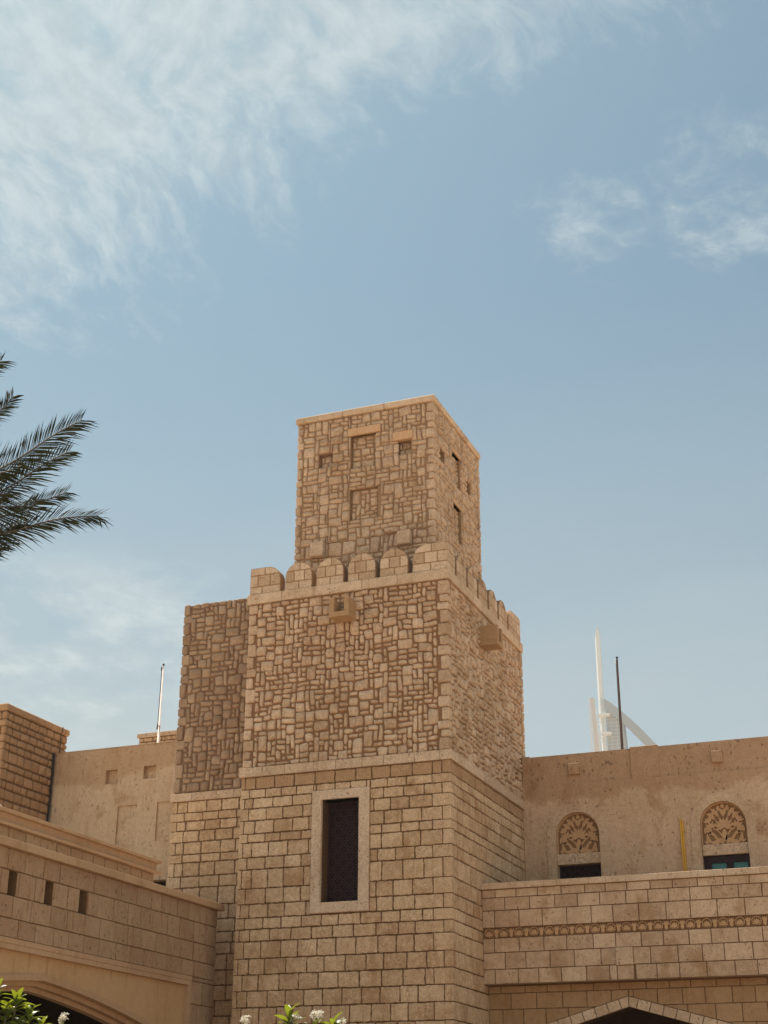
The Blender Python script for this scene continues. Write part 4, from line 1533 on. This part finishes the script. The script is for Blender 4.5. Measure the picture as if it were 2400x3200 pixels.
# mast: three-sided section, an edge towards the camera
rows = [(0, -194.6, -192.6, -190.4), (229, -192.9, -191.6, -189.9), (252, -193.75, -191.85, -190.15), (285, -193.6, -192.1, -190.2), (303, -193.45, -192.3, -190.2), (304.5, -193.2, -192.4, -190.2), (307.5, -192.35, -192.2, -190.35), (309.9, -191.3, -191.2, -191.0)]
rows[0] = (0, -193.2, -191.8, -190.1)
for (z0, a0, m0, b0), (z1, a1, m1, b1) in zip(rows, rows[1:]):
    mb.add([(a0, DY + 2.4, z0), (m0, DY, z0), (b0, DY + 1.0, z0), (b0, DY + 4, z0), (a1, DY + 2.4, z1), (m1, DY, z1), (b1, DY + 1.0, z1), (b1, DY + 4, z1)],
           [(0, 1, 5, 4), (1, 2, 6, 5), (2, 3, 7, 6), (3, 0, 4, 7)])
mb.obj('mast', M['white'], dt)
mb = MB()
zcol(mb, [(0, -197.0, -190.0), (229.4, -196.6, -192.3), (262.6, -197.5, -194.9)], DY - 4, DY - 2)
leg = mb.obj('leg', M['white'], dt)
mb = MB()
zcol(mb, [(200, -196.2, -193.0), (229.4, -196.1, -193.1), (262.4, -197.2, -195.2)], DY - 4.15, DY - 4.02)
mb.obj('leg_lattice', M['pink'], leg)
mb = MB()
zcol(mb, [(0, -198.5, -197.6), (229.8, -197.75, -197.15), (246, -197.9, -197.3), (262.4, -197.95, -197.5)], DY - 6, DY - 5)
mb.obj('leg', M['white'], dt)
# sail body and the curved rib that frames it
sail_o = [(-189.0, 261.8), (-184.5, 258.4), (-180.0, 254.2), (-176.0, 250.1), (-172.1, 246.1), (-168.2, 241.9), (-164.4, 237.3), (-161.0, 233.2), (-157.9, 229.2), (-146, 210), (-132, 180), (-118, 140), (-108, 90), (-104, 40), (-103, 0)]
sail_i = [(-188.8, 254), (-184.5, 250.6), (-181.0, 247.8), (-177.9, 244.8), (-175.2, 241.8), (-172.6, 238.6), (-168.6, 233.9), (-165.3, 229.9), (-161.6, 225.3), (-150, 206), (-137, 177), (-123, 139), (-113.5, 90), (-109.5, 40), (-108.5, 0)]
mb = MB()
strip(mb, FD, sail_o, sail_i, -6, 2.0)
mb.obj('sail_rib', M['sail'], dt)
mb = MB()
mb.prism(FD, [(-189.0, 0), (-172, 0), (-177.6, 229.3), (-178.4, 245.2), (-180.3, 254.0), (-184.6, 258.2), (-189.0, 261.6)], -8, -1)
mb.obj('sail', M['sail'], dt)
mb = MB()
for k in range(14):
    zf = 228 + k * 2.3
    mb.box(-188.9, -178.6 - max(0, (zf - 246)) * 0.72, DY + 0.9, DY + 1.15, zf, zf + 0.25)
mb.box(-186.0, -185.75, DY + 0.85, DY + 1.1, 200, 258.3)
mb.box(-182.6, -182.35, DY + 0.85, DY + 1.1, 200, 255.6)
mb.obj('sail_seam', M['pink'], dt, kind='stuff')
for zc, a0, a1 in ((251.3, -193.7, -185.2), (239.3, -192.9, -184.9)):
    mb = MB()
    cx = (a0 + a1) / 2
    rw = (a1 - a0) / 2
    ring = [(cx + rw * math.cos(t), DY - 1 + 3.2 * math.sin(t)) for t in [2 * math.pi * k / 20 for k in range(20)]]
    n = 20
    v = [(x, y, zc + 0.5) for x, y in ring] + [(cx + (x - cx) * .75, y, zc - 1.0) for x, y in ring]
    mb.add(v, [tuple(range(n)), tuple(range(2 * n - 1, n - 1, -1))] + [(i, (i + 1) % n, n + (i + 1) % n, n + i) for i in range(n)])
    mb.obj('platform', M['white'], dt)
mb = MB()
for z0, z1 in ((228, 239), (239.5, 251)):
    zm = (z0 + z1) / 2
    mb.tube([(-193.0, DY - 1.5, zm), (-188.9, DY - 1.5, z1)], 0.22, 5)
    mb.tube([(-193.0, DY - 1.5, z1 - 3), (-188.9, DY - 1.5, zm - 3)], 0.22, 5)
    mb.tube([(-193.4, DY - 1.5, z1), (-191.0, DY - 1.5, zm + 2)], 0.25, 5)
mb.tube([(-189.2, DY - 1, 200), (-189.6, DY - 1, 262)], 0.3, 6)
mb.obj('bracing', M['white'], dt)


# ------------------------------------------------------------------ date palm at the left edge
def frond(parent, pts, llen, rnd, updir=None, dens=0.026, droop=0.25):
    """feather leaf: curved rachis with two rows of narrow pointed leaflets"""
    P = [Vector(p) for p in pts]
    # Catmull-Rom resample
    ext = [P[0] * 2 - P[1]] + P + [P[-1] * 2 - P[-2]]
    cur = []
    for i in range(1, len(ext) - 2):
        for k in range(12):
            t = k / 12
            a, b, c, d = ext[i - 1], ext[i], ext[i + 1], ext[i + 2]
            cur.append(0.5 * ((2 * b) + (c - a) * t + (2 * a - 5 * b + 4 * c - d) * t * t + (3 * b - a - 3 * c + d) * t ** 3))
    cur.append(P[-1])
    seg = [0]
    for a, b in zip(cur, cur[1:]):
        seg.append(seg[-1] + (b - a).length)
    L = seg[-1]
    m = MB()
    m.tube(cur, [0.022 * (1 - 0.85 * s_ / L) + 0.003 for s_ in seg], 5)
    fo_ = m.obj('frond', M['rachis'], parent, True)
    m = MB()
    s_ = L * 0.16
    while s_ < L:
        j = max(i for i in range(len(seg)) if seg[i] <= s_)
        j = min(j, len(cur) - 2)
        t = (s_ - seg[j]) / max(1e-6, seg[j + 1] - seg[j])
        p = cur[j].lerp(cur[j + 1], t)
        d = (cur[j + 1] - cur[j]).normalized()
        up = (updir or Vector((0, 0, 1)))
        side = d.cross(up).normalized()
        nrm_ = side.cross(d).normalized()
        fr = s_ / L
        env = (0.45 + 0.55 * math.sin(math.pi * min(1, (fr * 0.80 + 0.20))) ** 0.6)
        for sg in (1, -1):
            ll = llen * env * rnd.uniform(0.82, 1.12)
            fwd = 0.62 + 0.75 * fr + rnd.uniform(-.12, .12)
            lift = rnd.uniform(0.05, 0.35)
            v = (d * fwd + side * sg + nrm_ * lift).normalized()
            wd = 0.0092 * rnd.uniform(0.8, 1.2)
            wv = v.cross(nrm_ + side * sg * 0.5).normalized() * wd
            dr = Vector((0, 0, -1)) * droop * ll * rnd.uniform(0.3, 1.3)
            q1 = p + v * ll * 0.5 + dr * 0.25
            q2 = p + v * ll + dr
            m.add([p - wv * 0.5, p + wv * 0.5, q1 + wv, q1 - wv, q2], [(0, 1, 2, 3), (3, 2, 4)])
        s_ += dens * rnd.uniform(0.8, 1.2)
    m.obj('leaflets', M['frond'], fo_)


palm = thing('date_palm', 'date palm whose dark feathery fronds reach in at the left edge against the sky', 'palm tree', (-2.5, -15.2, 0))
pr_ = random.Random(3)
CP = Vector((-2.50, -15.20, 8.55))
mb = MB()
zs = [0, 0.4, 2, 4, 6, 7.6, 8.3, 8.7]
mb.tube([(CP.x + 0.12 * math.sin(z * .5), CP.y + 0.1 * math.cos(z * .4), z) for z in zs], [0.30, 0.24, 0.20, 0.19, 0.19, 0.22, 0.26, 0.10], 14)
mb.obj('trunk', M['bark'], palm, True)
vis = [  # start side point and tip, from the photograph's fronds
    ([(-1.90, -14.62, 9.30), (-1.25, -14.13, 9.78), (-0.78, -13.78, 10.32), (-0.34, -13.47, 10.74)], 0.46),
    ([(-1.90, -14.70, 9.05), (-1.25, -14.20, 9.38), (-0.80, -13.90, 9.84), (-0.43, -13.60, 10.20)], 0.42),
    ([(-1.95, -14.50, 8.95), (-1.25, -14.00, 9.13), (-0.85, -13.75, 9.38), (-0.50, -13.50, 9.62)], 0.36),
    ([(-1.90, -14.66, 8.66), (-1.22, -14.15, 8.80), (-0.65, -13.75, 9.08), (-0.26, -13.45, 9.19), (-0.16, -13.39, 9.17)], 0.40),
    ([(-2.2, -14.9, 9.6), (-1.75, -14.55, 10.2), (-1.38, -14.22, 10.58), (-1.16, -14.08, 10.95)], 0.32),
    ([(-2.3, -15.1, 9.8), (-1.9, -14.75, 10.6), (-1.55, -14.4, 11.15), (-1.33, -14.18, 11.42)], 0.40),
    ([(-1.95, -14.75, 8.85), (-1.35, -14.35, 9.10), (-0.95, -14.05, 9.20), (-0.72, -13.88, 9.38)], 0.30),
    ([(-1.95, -14.7, 9.1), (-1.5, -14.45, 9.45), (-1.15, -14.2, 9.66), (-0.95, -14.0, 9.85)], 0.34),
    ([(-1.95, -14.8, 8.75), (-1.5, -14.5, 8.9), (-1.2, -14.3, 9.25), (-0.98, -14.1, 9.42)], 0.32),
    ([(-2.0, -14.7, 8.5), (-1.6, -14.4, 8.45), (-1.3, -14.15, 8.60), (-1.0, -13.95, 8.85)], 0.34),
    ([(-1.95, -14.65, 8.60), (-1.5, -14.30, 8.62), (-1.15, -14.0, 8.95), (-0.9, -13.8, 9.06)], 0.28),
]
for pts, ll in vis:
    pts = pts[:-1] + [tuple(Vector(pts[-1]).lerp(Vector(pts[-2]), 0.36))]
    frond(palm, [CP + Vector((0, 0, 0.1))] + pts, ll * 1.2, pr_, updir=Vector((0.62, -0.62, 0.45)))
for k in range(20):
    a = math.radians(75 + k * 290 / 20 + pr_.uniform(-6, 6))
    el = pr_.uniform(-0.1, 1.15)
    d = Vector((math.cos(a), math.sin(a), 0))
    Lf = pr_.uniform(2.3, 3.0)
    pts = [CP, CP + d * Lf * .35 * math.cos(el) + Vector((0, 0, Lf * .38 * math.sin(el) + .25)), CP + d * Lf * .72 * math.cos(el * .8) + Vector((0, 0, Lf * .5 * math.sin(el) + .25)), CP + d * Lf * math.cos(el * .6) + Vector((0, 0, Lf * .42 * math.sin(el) - .3))]
    e = (pts[-1] - CP).normalized()
    if e.dot(CR) > 0.12:
        continue
    frond(palm, pts, 0.42, pr_, dens=0.07)


# ------------------------------------------------------------------ frangipani shrubs
def leaf_mesh():
    m = MB()
    n = 7
    L, W_ = 0.27, 0.098
    v, f = [], []
    for k in range(n + 1):
        t = k / n
        wv = W_ * 0.5 * math.sin(math.pi * min(1, t * 0.93 + 0.05)) ** 0.75 * (0.35 + 0.65 * min(1, t * 2.2))
        z = 0.05 * math.sin(t * 2.2) - 0.10 * t * t
        v += [(t * L, -wv, z + 0.012), (t * L, 0, z), (t * L, wv, z + 0.012)]
    for k in range(n):
        b = k * 3
        f += [(b, b + 1, b + 4, b + 3), (b + 1, b + 2, b + 5, b + 4)]
    me = bpy.data.meshes.new('leaf')
    me.from_pydata(v, [], f)
    me.polygons.foreach_set('use_smooth', [True] * len(me.polygons))
    me.materials.append(M['leaf'])
    return me


def flower_mesh():
    v, f = [], []
    for k in range(5):
        a = 2 * math.pi * k / 5
        pts = [(0, 0, 0), (0.016, -0.009, 0.008), (0.033, -0.012, 0.014), (0.044, 0.0, 0.012), (0.036, 0.011, 0.010), (0.016, 0.008, 0.006)]
        b = len(v)
        v += [(x * math.cos(a) - y * math.sin(a), x * math.sin(a) + y * math.cos(a), z) for x, y, z in pts]
        f.append(tuple(range(b, b + 6)))
    me = bpy.data.meshes.new('flower')
    me.from_pydata(v, [], f)
    me.materials.append(M['petal'])
    return me


LEAF, FLOWER = leaf_mesh(), flower_mesh()


def put(me, parent, loc, rot, sc):
    o = bpy.data.objects.new(me.name, me)
    COL.objects.link(o)
    o.parent = parent
    o.location = Vector(loc) - Vector(parent['_w'])
    o.rotation_euler = rot
    o.scale = (sc,) * 3
    return o


def frangipani(label, base, rosettes, flowers, rnd):
    t = thing('frangipani_shrub', label, 'shrub', base, 'frangipani shrubs in front of the buildings')
    b = Vector(base)
    m = MB()
    fork = b + Vector((0, 0, 1.3))
    m.tube([b, b + Vector((0.04, 0.02, 0.7)), fork], [0.09, 0.075, 0.06], 8)
    for r in rosettes + flowers[:0]:
        e = Vector(r[:3])
        mid_ = fork.lerp(e, 0.5) + Vector((rnd.uniform(-.1, .1), rnd.uniform(-.1, .1), -0.15))
        m.tube([fork, mid_, e - Vector((0, 0, 0.03))], [0.045, 0.03, 0.016], 6)
    m.obj('branches', M['bark'], t, True)
    for r in rosettes:
        e = Vector(r[:3])
        s_ = r[3]
        nl = r[4] if len(r) > 4 else 13
        for k in range(nl):
            a = k * 2.399 + rnd.uniform(-.2, .2)
            el = 1.15 - 1.25 * (k / nl) + rnd.uniform(-.15, .15)
            put(LEAF, t, e + Vector((0, 0, -0.012 * k * s_)), (rnd.uniform(-.5, .5), -el, a), s_ * rnd.uniform(0.8, 1.12))
    for fx, fy, fz, nfl, rad in flowers:
        c = Vector((fx, fy, fz))
        m = MB()
        for k in range(nfl):
            d = Vector((rnd.gauss(0, 1), rnd.gauss(0, 1), rnd.gauss(0.4, 1))).normalized() * rad * rnd.uniform(0.4, 1)
            p = c + d
            q = (d.normalized() + Vector((0, -0.6, 0.4))).to_track_quat('Z', 'Y').to_euler()
            put(FLOWER, t, p, q, rnd.uniform(0.8, 1.15))
            m.tube([c - Vector((0, 0, rad + 0.08)), c + d * 0.3, p], 0.004, 4)
        m.obj('flower_stalks', M['bud'], t)
    return t


fr_ = random.Random(9)
ros = []
for px, py, pz, s_ in [(-4.30, -8.90, 3.74, 1.05), (-4.05, -8.70, 3.62, 1.0), (-4.18, -8.75, 3.44, 1.0), (-3.86, -8.60, 3.40, 1.0), (-3.95, -8.75, 3.22, 1.0), (-4.35, -8.95, 3.28, 1.0),
                       (-3.70, -8.50, 3.24, 0.9), (-4.5, -9.1, 3.55, 1.0), (-4.1, -8.9, 3.02, 1.0), (-3.62, -8.45, 3.06, 0.9), (-4.6, -9.2, 3.2, 1.0)]:
    ros.append((px, py, pz, s_))
frangipani('sunlit frangipani with one white flower cluster, before the wide arch at the lower left corner', (-4.2, -8.8, 0), ros,
           [(-3.43, -8.32, 3.40, 16, 0.085)], fr_)
frangipani('frangipani top with white blossoms, in front of the stone tower at the bottom edge', (-0.35, -6.7, 0),
           [(-0.42, -6.63, 3.42, 1.1, 17), (-0.10, -6.50, 3.22, 0.95), (0.22, -6.36, 3.32, 0.9, 11), (-0.75, -6.8, 3.18, 0.95), (0.0, -6.6, 3.05, 0.9)],
           [(-0.03, -6.46, 3.49, 22, 0.095), (-0.26, -6.72, 3.42, 9, 0.08), (-1.02, -6.92, 3.41, 11, 0.08), (0.33, -6.30, 3.40, 6, 0.06)], fr_)

# the vapour near the sea: one closed box of thin haze
hz = MB()
hz.box(-1100, 1100, -1000, 1150, -1, 330)
ho = hz.obj('haze', None if False else M['white'])
ho['kind'] = 'stuff'
hm = bpy.data.materials.new('haze')
hm.use_nodes = True
t = NT(hm.node_tree)
pv = t.n('ShaderNodeVolumePrincipled')
pv.inputs['Color'].default_value = (0.84, 0.93, 0.94, 1)
pv.inputs['Density'].default_value = 0.00022
pv.inputs['Anisotropy'].default_value = 0.2
oo = t.n('ShaderNodeOutputMaterial')
t.l(pv.outputs[0], oo.inputs['Volume'])
ho.data.materials.clear()
ho.data.materials.append(hm)

for o in S.objects:
    if '_w' in o:
        del o['_w']
